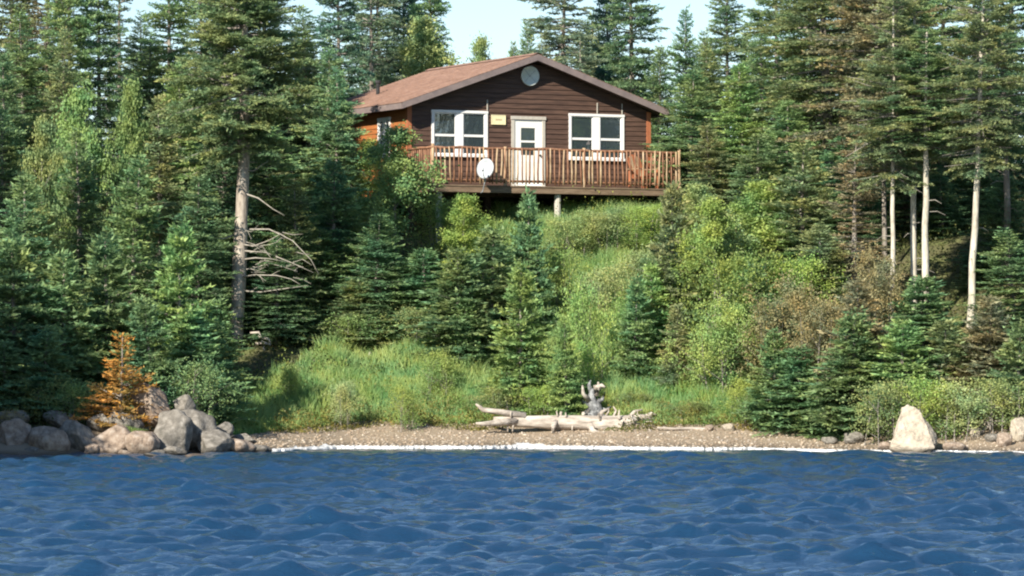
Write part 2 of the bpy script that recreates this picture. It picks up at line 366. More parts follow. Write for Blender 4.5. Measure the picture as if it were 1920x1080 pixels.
def leafy(name, seed, H, W, nl=9000, stems=1, base=0.2, ls=0.075, narrow=False, clump=0.20):
    """returns leaf crown and wood of a broadleaved tree or bush"""
    g = np.random.default_rng(seed); rr = random.Random(seed); wood = MB(); pts = []
    for sI in range(stems):
        a = rr.uniform(0, 2*pi); ln = rr.uniform(0.05, 0.35) if stems > 1 else 0.03
        hh = H * (rr.uniform(0.7, 0.98) if stems > 1 else 0.98)
        top = Vector((cos(a)*W*ln, sin(a)*W*ln, hh)); bs = Vector((cos(a)*0.06*stems, sin(a)*0.06*stems, -0.1))
        mid = bs.lerp(top, 0.5) + Vector((rr.gauss(0, .04*H), rr.gauss(0, .04*H), 0)) * 0.5
        r0 = 0.010*H/ (stems**.5) + 0.012
        wood.tube([bs, bs.lerp(mid, .5), mid, mid.lerp(top, .5), top], [r0, r0*.8, r0*.6, r0*.35, r0*.1], 6, False)
        nlimb = int((16 if stems == 1 else 9))
        for k in range(nlimb):
            f = base + (1 - base) * (k + rr.random()) / nlimb
            p0 = bs.lerp(mid, f*2) if f < .5 else mid.lerp(top, f*2 - 1)
            az = rr.uniform(0, 2*pi); el = R(rr.uniform(15, 55))
            prof = (sin(pi*min(1, (f - base)/(1 - base)*0.8 + 0.18)))
            L = W*0.5*prof*rr.uniform(0.6, 1.15)
            d = Vector((cos(az)*cos(el), sin(az)*cos(el), sin(el)))
            p1 = p0 + d*L
            wood.tube([p0, p0.lerp(p1, .5) + Vector((0, 0, -.03*L)), p1], [r0*.35, r0*.22, r0*.07], 3, False)
            for j in range(7):
                q = rr.uniform(0.3, 1.0); c = p0.lerp(p1, q)
                e = c + Vector((rr.gauss(0, .22*L + .05), rr.gauss(0, .22*L + .05), rr.gauss(0.02, .15*L + .04)))
                pts.append((e, 0.3 + 0.5*q + 0.2*f))
            pts.append((p1, 0.95))
        pts.append((top, 1.0))
    c = np.array([list(p[0]) for p in pts]); t = np.array([p[1] for p in pts])
    wt = g.uniform(0.3, 1.6, len(c)); i = g.choice(len(c), nl, p=wt/wt.sum())
    o = c[i] + g.normal(0, clump, (nl, 3)) * np.array([1, 1, 0.75]) * g.uniform(0.3, 1.0, (nl, 1))
    d = unit(g.normal(size=(nl, 3))); wv = unit(np.cross(d, unit(g.normal(size=(nl, 3)) + np.array([-.3, -.5, .9]))))
    s = (ls * g.uniform(0.6, 1.25, nl))[:, None]
    V = np.stack([o, o + d*s*.5 + wv*s*.33, o + d*s, o + d*s*.5 - wv*s*.33], 1).reshape(-1, 3)
    tn = np.repeat(np.clip(t[i] + g.normal(0, .16, nl), 0, 1), 4)
    F = np.arange(len(V), dtype=np.int32).reshape(-1, 4)
    return np_mesh(name + '_crown', V, F, M['leaf'], tn), wood.mesh(name + '_limbs', M['twig']), H, W/2, (0, 0)

def trunk_mesh(name, H, r0, r1, seed, lean=(0, 0), mat='bark', n=9, root=True):
    rr = random.Random(seed); st = random.getstate(); random.seed(seed)
    k = 14; pts = []; rad = []
    for i in range(k + 1):
        f = i/k; z = -0.35 + (H + 0.35)*f
        pts.append((lean[0]*z + rr.gauss(0, .01)*r0*8*f, lean[1]*z + rr.gauss(0, .01)*r0*8*f, z))
        rad.append((r0 + (r1 - r0)*f) * (1 + (0.35*max(0, 1 - f*9) if root else 0)))
    b = MB().tube(pts, rad, n, True, 0.05); random.setstate(st)
    return b.mesh(name, M[mat], True)

protos = {}
VAR = {}
def proto(key):
    key = VAR.get(key, key)
    if key in protos: return protos[key]
    k, i = key[:-1], int(key[-1])
    if k == 'young':  r = spruce(key, 100+i, 3.4, 1.0, 0.02, 0.13, 8, -4, 42, 0.85, 0.34, 0.10, 0.10, sp=0.045, tw=0.07)
    elif k == 'mid':  r = spruce(key, 200+i, 6.5, 1.6, 0.03, 0.19, 8, -6, 42, 0.75, 0.40, 0.12, 0.12, holes=.08)
    elif k == 'tall': r = spruce(key, 300+i, 10.0, 2.0, 0.08, 0.22, 8, -12, 38, 0.65, 0.34, 0.18, 0.13, holes=0.08)
    elif k == 'old':  r = spruce(key, 400+i, 11.0, 2.2, 0.30, 0.26, 9, -8, 28, 0.50, 0.42, 0.26, 0.08, sp=0.045, tw=0.07, holes=0.06)
    elif k == 'thin': r = spruce(key, 500+i, 8.0, 1.3, 0.18, 0.24, 7, -12, 35, 0.6, 0.40, 0.22, 0.12, holes=0.2)
    elif k == 'birch': r = leafy(key, 600+i, 5.0, 2.3, 15000, 1, 0.15, 0.085)
    elif k == 'bush': r = leafy(key, 700+i, 1.6, 1.9, 5500, 7, 0.15, 0.06, clump=0.14)
    elif k == 'scrub': r = leafy(key, 800+i, 3.0, 2.4, 12000, 6, 0.12, 0.065)
    elif k == 'dead': r = spruce(key, 900+i, 3.0, 1.1, 0.03, 0.19, 8, 4, 40, 1.0, 0.55, 0.12, 0.08, sp=0.06, tw=0.085, holes=.12)
    protos[key] = r; return r

HUE = {'deep': (0.80, 0.95, 1.02), 'mid': (0.95, 1.02, 1.0), 'bright': (1.22, 1.28, 1.05), 'yel': (1.20, 1.18, 0.86), 'olive': (1.12, 0.98, 1.02),
       'grey': (0.95, 0.92, 1.25), 'brown': (1.28, 0.86, 1.10), 'rust': (2.2, 0.88, 0.55), 'blue': (0.70, 0.85, 1.25), 'pale': (1.5, 1.35, 1.5)}
KIND = {'dead': ('dead_fir', 'fir tree'), 'young': ('young_fir', 'fir tree'), 'mid': ('spruce_tree', 'spruce'), 'tall': ('spruce_tree', 'spruce'), 'old': ('old_spruce', 'spruce'),
        'thin': ('spruce_tree', 'spruce'), 'birch': ('broadleaf_tree', 'tree'), 'bush': ('bush', 'bush'), 'scrub': ('bush', 'bush')}
trunk_cache = {}
def tree(key, x, y, height, width, hue, label, group=None, bark='bark', rz=None, lean=(0, 0), tr=None, name=None, cat=None):
    kind = key[:-1]
    if kind in ('young', 'mid', 'tall'): key = kind + str(random.randint(1, 6))
    cr, wd, H, Rr, ln = proto(key); nm, ct = KIND[kind]
    z = gz(x, y)
    root = empty(name or nm, (x, y, z - 0.03), random.uniform(0, 2*pi) if rz is None else rz, label=label, cat=cat or ct, group=group)
    root.rotation_euler[0] = lean[1] + random.gauss(0, .022); root.rotation_euler[1] = lean[0] + random.gauss(0, .022)
    sz = height / H; sx = (width*0.5) / Rr * (1.35 if kind not in ('birch', 'bush', 'scrub') else 1.1)
    sx = min(max(sx, sz*0.45), sz*2.4)
    jit = random.uniform(0.9, 1.1); h = HUE[hue]
    col = (h[0]*jit, h[1]*jit*random.uniform(.95, 1.05), h[2]*jit, 1)
    ax = random.uniform(.88, 1.14)
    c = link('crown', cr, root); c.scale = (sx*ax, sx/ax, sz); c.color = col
    wn = 'stem' if kind in ('bush', 'scrub') else 'branches'
    l_ = link(wn, wd, root); l_.scale = (sx*ax, sx/ax, sz)
    if kind not in ('bush', 'scrub', 'birch'):
        tk = (key, bark)
        if tk not in trunk_cache: trunk_cache[tk] = trunk_mesh('trunk', H*0.97, 0.0125*H + 0.02, 0.012, hash(key) % 1000 if False else len(trunk_cache) + 11, ln, bark)
        t = link('trunk', trunk_cache[tk], root); q = (tr or 1.0) * (0.5*(sx + sz))
        t.scale = (q, q, sz)
        if ln[0] or ln[1]: t.scale = (sx if tr is None else q, sx if tr is None else q, sz)
    return root

def tree_px(key, px, d, ytop, wpx, hue, label, **k):
    """a tree standing at distance d whose top and width were measured on the photograph"""
    x = X(px, d)
    if ytop < 0: ytop = ytop*1.3 - 110
    zt = CAM_H + (652 - ytop) * d / FPX
    return tree(key, x, d, zt - gz(x, d), wpx * d / FPX, hue, label, **k)

#@@CABIN
# ------------------------------------------------------------------ cabin (local: x along the facade, y into the depth, z up from the floor)
TH = R(26); W_, L_ = 8.1, 7.0
FZ = 7.33
cab = empty('cabin', (-3.09, 118.0, FZ), TH, label='brown board-sided cabin with a reddish roof and raised deck on the slope', cat='cabin')
SL = 0.35; AP = W_/2
def roof_z(u): return 3.86 - SL*abs(u - AP)          # underside of the roof sheathing

openings = [(0.75, 2.60, 0.88, 2.27), (3.40, 4.53, -0.02, 2.15), (5.34, 7.22, 0.86, 2.28)]
wall = MB()
def wall_panel(mb, u0, u1, z0, z1, v): mb.box(u0, u1, v, v + 0.10, z0, z1)
# solid wall behind the boards, leaving the openings
us = sorted({0.0, W_} | {o[0] for o in openings} | {o[1] for o in openings})
for a, b_ in zip(us[:-1], us[1:]):
    op = [o for o in openings if o[0] <= a + 1e-6 and o[1] >= b_ - 1e-6]
    if op:
        if op[0][2] > -0.3: wall_panel(wall, a, b_, -0.3, op[0][2], 0)
        wall_panel(wall, a, b_, op[0][3], 2.40, 0)
    else: wall_panel(wall, a, b_, -0.3, 2.40, 0)
wall.add([(0,0,2.4),(W_,0,2.4),(AP,0,3.80),(0,.1,2.4),(W_,.1,2.4),(AP,.1,3.80)], [(0,1,2),(5,4,3),(0,3,4,1),(1,4,5,2),(2,5,3,0)])
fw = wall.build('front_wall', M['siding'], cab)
def board(parent, u0, u1, z0, z1, mat, clip=True, side=None):
    def lim(u, z):   # clip gable ends by the roof line
        if not clip: return u
        half = (3.86 - 0.02 - z) / SL
        return min(max(u, AP - half), AP + half)
    vs = []
    for (z, t0) in ((z0, 0.034), (z1, 0.014)):
        a, b_ = lim(u0, z), lim(u1, z)
        vs += [(a, -t0, z), (b_, -t0, z), (b_, -0.003, z), (a, -0.003, z)]
    fs = [(0,3,2,1),(4,5,6,7),(0,1,5,4),(1,2,6,5),(2,3,7,6),(3,0,4,7)]
    if side == 'left': vs = [(p[1], W_ and (p[0]), p[2]) for p in vs]; fs = [tuple(reversed(f)) for f in fs]
    return MB().add(vs, fs).build('siding_board', mat, parent)
bh = 0.148; z = -0.28
while z < 3.70:
    z1 = min(z + bh - 0.006, 3.78)
    segs = [(0.10, W_ - 0.10)]
    for o in openings:
        if z1 > o[2] - 0.01 and z < o[3] + 0.01:
            ns = []
            for s in segs:
                if o[0] > s[0] and o[1] < s[1]: ns += [(s[0], o[0]), (o[1], s[1])]
                else: ns.append(s)
            segs = ns
    for s in segs:
        if z > 2.2:
            half = (3.84 - z)/SL
            s = (max(s[0], AP-half), min(s[1], AP+half))
        if s[1] - s[0] > 0.08: board(fw, s[0], s[1], z, z1, M['siding'])
    z += bh
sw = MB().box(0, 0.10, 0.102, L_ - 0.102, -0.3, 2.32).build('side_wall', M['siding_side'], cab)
z = -0.28
while z < 2.22:
    for s in ([(0.10, 1.2), (2.1, L_ - 0.1)] if 0.85 < z + .07 < 2.1 else [(0.10, L_ - 0.1)]):
        board(sw, s[0], s[1], z, z + bh - .006, M['siding_side'], False, 'left')
    z += bh
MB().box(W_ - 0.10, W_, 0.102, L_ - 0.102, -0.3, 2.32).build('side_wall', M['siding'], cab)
bw = MB().box(0, W_, L_ - 0.10, L_, -0.3, 2.40)
bw.add([(0,L_-.1,2.4),(W_,L_-.1,2.4),(AP,L_-.1,3.80),(0,L_,2.4),(W_,L_,2.4),(AP,L_,3.80)], [(0,1,2),(5,4,3),(0,3,4,1),(1,4,5,2),(2,5,3,0)])
bw.build('back_wall', M['siding'], cab)
for u, s in ((0, -1), (W_, 1)):
    t = MB(); a = u - 0.045 if s < 0 else u - 0.095
    t.box(a, a + 0.14, -0.05, 0.085, -0.3, 2.38).build('corner_trim', M['trim_orange'], cab)
MB().box(0.15, W_-.15, .12, L_-.15, -0.16, 0.0).build('floor', M['deck'], cab)

# roof: two sheathing slabs with stepped shingle courses
OH = 0.42; FO = 0.50; BO = 0.25; THK = 0.14
roof = MB()
for s in (-1, 1):
    e = AP + s*(AP + OH)
    ze, zr = roof_z(e), roof_z(AP)
    v0, v1 = -FO, L_ + BO
    a = [(AP, v0, zr), (e, v0, ze), (e, v1, ze), (AP, v1, zr)]
    b_ = [(p[0], p[1], p[2] + THK) for p in a]
    fs = [(0,1,2,3),(7,6,5,4),(0,4,5,1),(1,5,6,2),(2,6,7,3),(3,7,4,0)]
    if s > 0: fs = [tuple(reversed(f)) for f in fs]
    roof.add(a + b_, fs)
rf = roof.build('roof', M['soffit'], cab)
rs = random.Random(3)
for s in (-1, 1):
    sh = MB(); n_c = 34; run = AP + OH + 0.04
    for i in range(n_c):
        c0 = run*(n_c - i)/n_c; c1 = run*(n_c - i - 1)/n_c - 0.02
        for (va, vb) in [(-FO - 0.03 + j*(L_+FO+BO+.06)/24, -FO - 0.03 + (j+1)*(L_+FO+BO+.06)/24 - 0.008) for j in range(24)]:
            lift = rs.uniform(0.012, 0.022)
            u0, u1 = AP + s*c0, AP + s*max(c1, 0)
            zz0 = 3.86 - SL*c0 + THK + lift + .004; zz1 = 3.86 - SL*max(c1, 0) + THK + 0.004
            fs = [(0,1,2,3), (4,5,1,0), (0,3,6,4)] if s < 0 else [(3,2,1,0), (0,1,5,4), (4,6,3,0)]
            sh.add([(u0,va,zz0),(u0,vb,zz0),(u1,vb,zz1),(u1,va,zz1),(u0,va,zz0-lift),(u0,vb,zz0-lift),(u1,va,zz1-.004)],
                   [fs[0] if s > 0 else tuple(reversed(fs[0])), fs[1], (0,3,6,4)])
    o = sh.build('shingle_courses', M['shingle'], rf); o['kind'] = 'stuff'
for s in (-1, 1):    # rake and eave fascia
    e = AP + s*(AP + OH + 0.0)
    for v in (-FO - 0.025, L_ + BO):
        f = MB(); ze, zr = roof_z(e) - 0.05, roof_z(AP) - 0.05
        q = [(AP, v, zr), (e, v, ze), (e, v, ze + .19), (AP, v, zr + .19)]; q2 = [(a, b_ + .025 - .002, c) for a, b_, c in q]
        f.add(q + q2, [(0,1,2,3),(7,6,5,4),(0,4,5,1),(1,5,6,2),(2,6,7,3),(3,7,4,0)]).build('fascia_board', M['fascia'], rf)
    a = e if s > 0 else e - 0.025
    MB().box(a, a + .025, -FO + .002, L_ + BO - .002, roof_z(e) - .05, roof_z(e) + .12).build('fascia_board', M['fascia'], rf)
rc = MB()
rc.add([(AP-.16,-FO-.04,3.862+THK+.03-.16*SL),(AP,-FO-.04,3.862+THK+.045),(AP+.16,-FO-.04,3.862+THK+.03-.16*SL),
        (AP-.16,L_+BO+.04,3.862+THK+.03-.16*SL),(AP,L_+BO+.04,3.862+THK+.045),(AP+.16,L_+BO+.04,3.862+THK+.03-.16*SL)],
       [(0,1,4,3),(1,2,5,4)]).build('ridge_cap', M['shingle'], rf)
vp = MB().tube([(1.25, 5.0, roof_z(1.25) + .1), (1.25, 5.0, roof_z(1.25) + .52)], [.06, .06], 10)
vp.tube([(1.25, 5.0, roof_z(1.25) + .50), (1.25, 5.0, roof_z(1.25) + .58)], [.09, .085], 10).build('vent_pipe', M['dark'], rf)

# windows: casing, mullion, sashes; panes as sub-parts
def window(u0, u1, z0, z1, two=True, side=None):
    def tr(mb):
        if side: mb.v = [(p[1], p[0], p[2]) for p in mb.v]; mb.f = [tuple(reversed(f)) for f in mb.f]
        return mb
    c = MB(); t = 0.075; y0 = -0.06; y1 = 0.03
    c.box(u0, u0 + t, y0, y1, z0 + t, z1 - t).box(u1 - t, u1, y0, y1, z0 + t, z1 - t)
    c.box(u0 - .01, u1 + .01, y0 - .01, y1, z1 - t, z1).box(u0 - .02, u1 + .02, y0 - .035, y1, z0, z0 + t)
    win = tr(c).build('window', M['white'], cab)
    um = (u0 + u1)/2; mw = 0.115
    bays = [(u0 + t, um - mw), (um + mw, u1 - t)] if two else [(u0 + t, u1 - t)]
    if two: tr(MB().box(um - mw, um + mw, y0 + .008, y1, z0 + t, z1 - t)).build('mullion', M['white'], win)
    zm = z0 + (z1 - z0)*0.46
    for a, b_ in bays:
        s = MB().box(a, b_, -0.035, 0.01, zm - .035, zm + .035)
        s.box(a, a + .035, -.03, .01, z0 + t, zm - .035).box(b_ - .035, b_, -.03, .01, z0 + t, zm - .035)
        s.box(a, a + .035, -.03, .01, zm + .035, z1 - t).box(b_ - .035, b_, -.03, .01, zm + .035, z1 - t)
        s.box(a + .035, b_ - .035, -.03, .01, z0 + t, z0 + t + .035).box(a + .035, b_ - .035, -.03, .01, z1 - t - .035, z1 - t)
        tr(s).build('sash', M['white'], win)
        for q0, q1 in ((z0 + t + .035, zm - .035), (zm + .035, z1 - t - .035)):
            tr(MB().box(a + .035, b_ - .035, -.010, .004, q0, q1)).build('pane', M['glass'], win)
    return win
window(*openings[0]); window(*openings[2]); window(1.2, 2.1, 0.9, 2.1, True, 'left')

# door
dz = openings[1]
c = MB().box(dz[0], dz[0] + .10, -.055, .05, 0.0, dz[3] - .10).box(dz[1] - .10, dz[1], -.055, .05, 0.0, dz[3] - .10)
c.box(dz[0] - .02, dz[1] + .02, -.075, .05, dz[3] - .10, dz[3])
MB_door_frame = c.build('door_frame', M['post'], cab)
d0, d1 = dz[0] + .103, dz[1] - .103
gl = (d0 + .22, d1 - .22)
dm = MB().box(d0, gl[0], -.03, .02, .06, 2.04).box(gl[1], d1, -.03, .02, .06, 2.04)
dm.box(gl[0], gl[1], -.03, .02, .06, 0.98).box(gl[0], gl[1], -.03, .02, 1.80, 2.04).box(gl[0], gl[1], -.032, .02, 1.36, 1.42)
door = dm.build('door', M['door'], cab)
MB().box(gl[0], gl[1], -.008, .01, .98, 1.36).build('pane', M['glass'], door)
MB().box(gl[0], gl[1], -.008, .01, 1.42, 1.80).build('pane', M['glass'], door)
MB().box(d0 + .12, d1 - .12, -.042, -.03, .20, .80).build('door_panel', M['door'], door)
MB().tube([(d1 - .07, -.03, .98), (d1 - .07, -.09, .98)], [.025, .032], 8).build('handle', M['dark'], door)
MB().box(dz[0], dz[1], -.10, .05, -0.02, .05).build('door_sill', M['white'], cab)
for u in (2.59, 6.30, 7.15): MB().box(u - .012, u + .012, -.06, -.036, 2.29, 2.62).build('window_hook', M['post'], cab)

# deck
DD = 1.85
deck = MB().box(-.02, W_ + .10, -DD, -DD + .05, -.24, -.075).build('deck', M['deck'], cab)
for i in range(13):
    v0 = -DD - .02 + i*(DD - .04)/13
    MB().box(-.05, W_ + .12, v0, v0 + (DD - .04)/13 - .01, -.072, -.032 + random.uniform(-.002, .002)).build('deck_board', M['deck'], deck)
for u in np.linspace(0.05, W_, 12): MB().box(u - .03, u + .03, -DD + .052, -.06, -.24, -.074).build('joist', M['deck'], deck)
MB().box(-.04, W_ + .12, -DD - .04, -DD - .002, -.25, -.15).build('edge_beam', M['deck'], deck)
def lw(u, v): return (-3.09 + u*cos(TH) - v*sin(TH), 118 + u*sin(TH) + v*cos(TH))
for (u, v) in ((0.22, -1.7), (4.12, -1.7), (7.9, -1.7)):
    x, y = lw(u, v); zb = gz(x, y) - FZ - .2
    MB().tube([(u, v, zb), (u, v, -.262)], [.10, .095], 10).build('deck_post', M['post'], deck)
for (u, v) in ((.3, .4), (2.8, .4), (5.3, .4), (7.8, .4), (.3, 3.5), (7.8, 3.5), (.3, 6.7), (4, 6.7), (7.8, 6.7)):
    x, y = lw(u, v); zb = gz(x, y) - FZ - .2
    if zb < -.45: MB().tube([(u, v, zb), (u, v, -.302)], [.12, .12], 8).build('foundation_post', M['soffit'], cab)
# railing of peeled saplings
rl = random.Random(5)
RH = 1.06
def wavy(p0, p1, n, j):
    return [Vector(p0).lerp(Vector(p1), i/n) + Vector((rl.gauss(0, j), rl.gauss(0, j), rl.gauss(0, j))) for i in range(n + 1)]
VR = -DD + .06
rail = MB().tube(wavy((-.05, VR, RH), (W_ + .12, VR, RH), 18, .010), [.042]*19, 8).build('railing', M['log'], cab, True)
MB().tube(wavy((-.05, VR, .10), (W_ + .12, VR, .10), 18, .008), [.036]*19, 8).build('bottom_rail', M['log'], rail, True)
u = 0.08; i = 0
while u < W_:
    h = RH + rl.uniform(-.03, .04); r = rl.uniform(.021, .031)
    p = wavy((u + rl.gauss(0, .012), VR - .045, .02 + rl.uniform(-.02, .03)), (u + rl.gauss(0, .015), VR - .045, h), 3, .007)
    MB().tube(p, [r, r*1.05, r*.95, r*.9], 6).build('baluster', M['log'] if rl.random() < .62 else M['log_tan'], rail, True)
    u += rl.uniform(.125, .16)
for u, h in ((-.02, 1.16), (2.35, 1.13), (4.95, 1.14), (W_ + .08, 1.18)):
    MB().tube(wavy((u, VR, -.24), (u, VR, h), 4, .008), [.06, .058, .055, .053, .05], 8).build('rail_post', M['log_tan'], rail, True)
for u in (-.02, W_ + .08):
    MB().tube(wavy((u, VR, RH), (u, -.08, RH), 4, .008), [.04]*5, 8).build('side_rail', M['log'], rail, True)
    for v in np.arange(VR + .16, -.12, .15):
        MB().tube(wavy((u, v, .0), (u, v, RH), 3, .007), [.026]*4, 6).build('baluster', M['log'], rail, True)
# things on the cabin
def hung(name, u, v, z, **k):
    x, y = lw(u, v); return empty(name, (x, y, FZ + z), TH, **k)
# round disc under the gable
t = hung('wall_disc', 4.0, -.045, 3.37, label='round pale disc mounted under the cabin gable peak', cat='wall disc')
mb = MB(); n = 28
for r_, yy in ((0.0, -.02), (.14, -.028), (.24, -.045), (.285, -.075), (.30, -.07), (.30, -.03), (.29, .0)):
    mb.v += [(r_*cos(2*pi*k/n), yy, r_*sin(2*pi*k/n)) for k in range(n)]
mb.f = [(i*n + k, i*n + (k+1) % n, (i+1)*n + (k+1) % n, (i+1)*n + k) for i in range(6) for k in range(n)]
mb.build('dish', M['disc'], t, True)
MB().tube([(0, .0, 0), (0, -.055, 0)], [.03, .026], 10).build('hub', M['metal'], t)
for k in range(4):
    a = pi/4 + k*pi/2; MB().tube([(.03*cos(a), -.035, .03*sin(a)), (.25*cos(a), -.056, .25*sin(a))], [.007, .007], 5).build('spoke', M['metal'], t)
# sign beside the door
t = hung('house_sign', 2.96, -.052, 2.02, label='small cream sign board on the brown wall between window and door', cat='sign')
MB().box(-.22, .22, -.012, .012, -.125, .125).build('board', M['sign'], t)
MB().box(-.235, .235, -.018, .014, .125, .145).box(-.235, .235, -.018, .014, -.145, -.125).box(-.235, -.22, -.018, .014, -.125, .125).box(.22, .235, -.018, .014, -.125, .125).build('frame', M['sign'], t)
ink = MB(); rk = random.Random(4); a = -.10
while a < .10:
    w_ = rk.uniform(.008, .022); ink.box(a, a + w_, -.0145, -.0125, -.018 + rk.uniform(-.008, .004), .018 + rk.uniform(-.006, .01)); a += w_ + rk.uniform(.006, .012)
ink.build('lettering', M['sign_ink'], t)
# satellite dish at the deck edge
t = hung('satellite_dish', 1.50, -2.22, .43, label='pale satellite dish on a bracket in front of the deck railing', cat='satellite dish')
mb = MB(); n = 28; dr = .29
for r_ in (0.0, .08, .16, .23, dr): mb.v += [(r_*cos(2*pi*k/n)*.92, .35*r_*r_*2, r_*sin(2*pi*k/n)*1.06) for k in range(n)]
mb.v += [(dr*1.02*cos(2*pi*k/n)*.92, .35*dr*dr*2 - .02, dr*1.02*sin(2*pi*k/n)*1.06) for k in range(n)]
mb.f = [(i*n + k, i*n + (k+1) % n, (i+1)*n + (k+1) % n, (i+1)*n + k) for i in range(5) for k in range(n)]
mb.v = [(p[0], -p[1], p[2]) for p in mb.v]
o = mb.build('dish', M['metal'], t, True); o.rotation_euler = (R(-14), 0, R(-50)); 
MB().tube([(0, 0, 0), (.02, .06, -.05), (.02, .10, -.38), (0, .22, -.66), (0, .36, -.70)], [.022]*5, 8).build('mast', M['metal'], t, True)
MB().tube([(-.06, -.05, -.27), (-.20, -.26, -.22), (-.27, -.36, -.06)], [.012]*3, 6).build('arm', M['metal'], t, True)
MB().tube([(-.27, -.36, -.08), (-.24, -.31, .0)], [.034, .028], 8).build('receiver', M['metal'], t)
# small dark lantern on the rail
t = hung('rail_lantern', 5.12, VR, RH + .04, label='small dark peaked lantern on the deck rail before the right window', cat='lantern')
MB().tube([(0, 0, -.02), (0, 0, .02)], [.085, .085], 4).build('base', M['dark'], t)
MB().tube([(0, 0, .02), (0, 0, .14)], [.055, .07], 4).build('glass', M['glass'], t)
MB().tube([(0, 0, .14), (0, 0, .27)], [.10, .012], 4).build('cap', M['dark'], t)
# slatted chair at the right end of the deck
t = hung('deck_chair', 7.35, -1.05, -.03, label='reddish slatted wooden chair at the right end of the deck', cat='chair'); t.rotation_euler[2] += R(18)
for k in range(5):
    a = -.26 + k*.115
    b_ = MB().box(a, a + .10, .0, .022, .0, .66 + .05*(2 - abs(k - 2))).build('back_slat', M['log_tan'] if k % 2 else M['trim_orange'], t)
    b_.location = (0, .20, .36); b_.rotation_euler = (R(-20), 0, 0)
for k in range(5): MB().box(-.27, .27, -.30 + k*.105, -.21 + k*.105, .38 - k*.012, .40 - k*.012).build('seat_slat', M['trim_orange'], t)
for s in (-1, 1):
    MB().box(s*.33 - .055, s*.33 + .055, -.34, .34, .60, .62).build('armrest', M['log_tan'], t)
    MB().box(s*.31 - .02, s*.31 + .02, -.33, -.24, 0, .598).build('leg', M['trim_orange'], t)
    MB().box(s*.31 - .02, s*.31 + .02, .22, .30, 0, .598).build('leg', M['trim_orange'], t)

#@@SHORE
# ------------------------------------------------------------------ shore: boulders, pebbles, foam, driftwood
def rock_mesh(name, seed, mat, sub=4, chop=10, rough=0.14, fn=None):
    rr = random.Random(seed); bm = bmesh.new(); bmesh.ops.create_icosphere(bm, subdivisions=sub, radius=1.0)
    pl = []
    for _ in range(chop):
        nrm = Vector((rr.gauss(0, 1), rr.gauss(0, 1), rr.gauss(0.2, .8))).normalized(); pl.append((nrm, rr.uniform(.55, .84)))
    off = Vector((seed*3.1, seed*1.7, seed*.9))
    for v in bm.verts:
        p = v.co.copy()
        for nrm, dd in pl:
            q = p.dot(nrm)
            if q > dd: p -= nrm*(q - dd)*0.95
        p *= 1 + rough*mnoise.noise(p*1.6 + off) + rough*.45*mnoise.noise(p*4.5 + off) + rough*.2*mnoise.noise(p*11 + off)
        v.co = fn(p) if fn else p
    me = bpy.data.meshes.new(name); bm.to_mesh(me); bm.free(); me.materials.append(M[mat])
    for f in me.polygons: f.use_smooth = True
    return me
rocks = {(i, m_): None for i in range(6) for m_ in ('rock', 'rock_tan', 'rock_pale')}
def boulder(px, ypx, wpx, hpx, d, mat, label, group, seed=None, back=0.0, dpt=0.9, name='boulder'):
    """boulder whose centre and size were measured on the photograph; it sits in the ground at distance d"""
    i = (seed if seed is not None else int(px)) % 6
    if rocks[(i, mat)] is None: rocks[(i, mat)] = rock_mesh('boulder', 20 + i, mat)
    x = X(px, d); z = CAM_H + (652 - ypx)*d/FPX
    o = link(name, rocks[(i, mat)]); o.location = (x, d, z)
    hw = wpx*d/FPX/2; hh = hpx*d/FPX/2
    o.scale = (hw*1.12, hw*dpt*1.1, hh*1.15); o.rotation_euler = (random.uniform(-.2, .2), random.uniform(-.2, .2), random.uniform(-.5, .5))
    return tag(o, label, 'boulder' if wpx > 26 else 'stone', group)
LG = 'boulders piled on the left shore point'
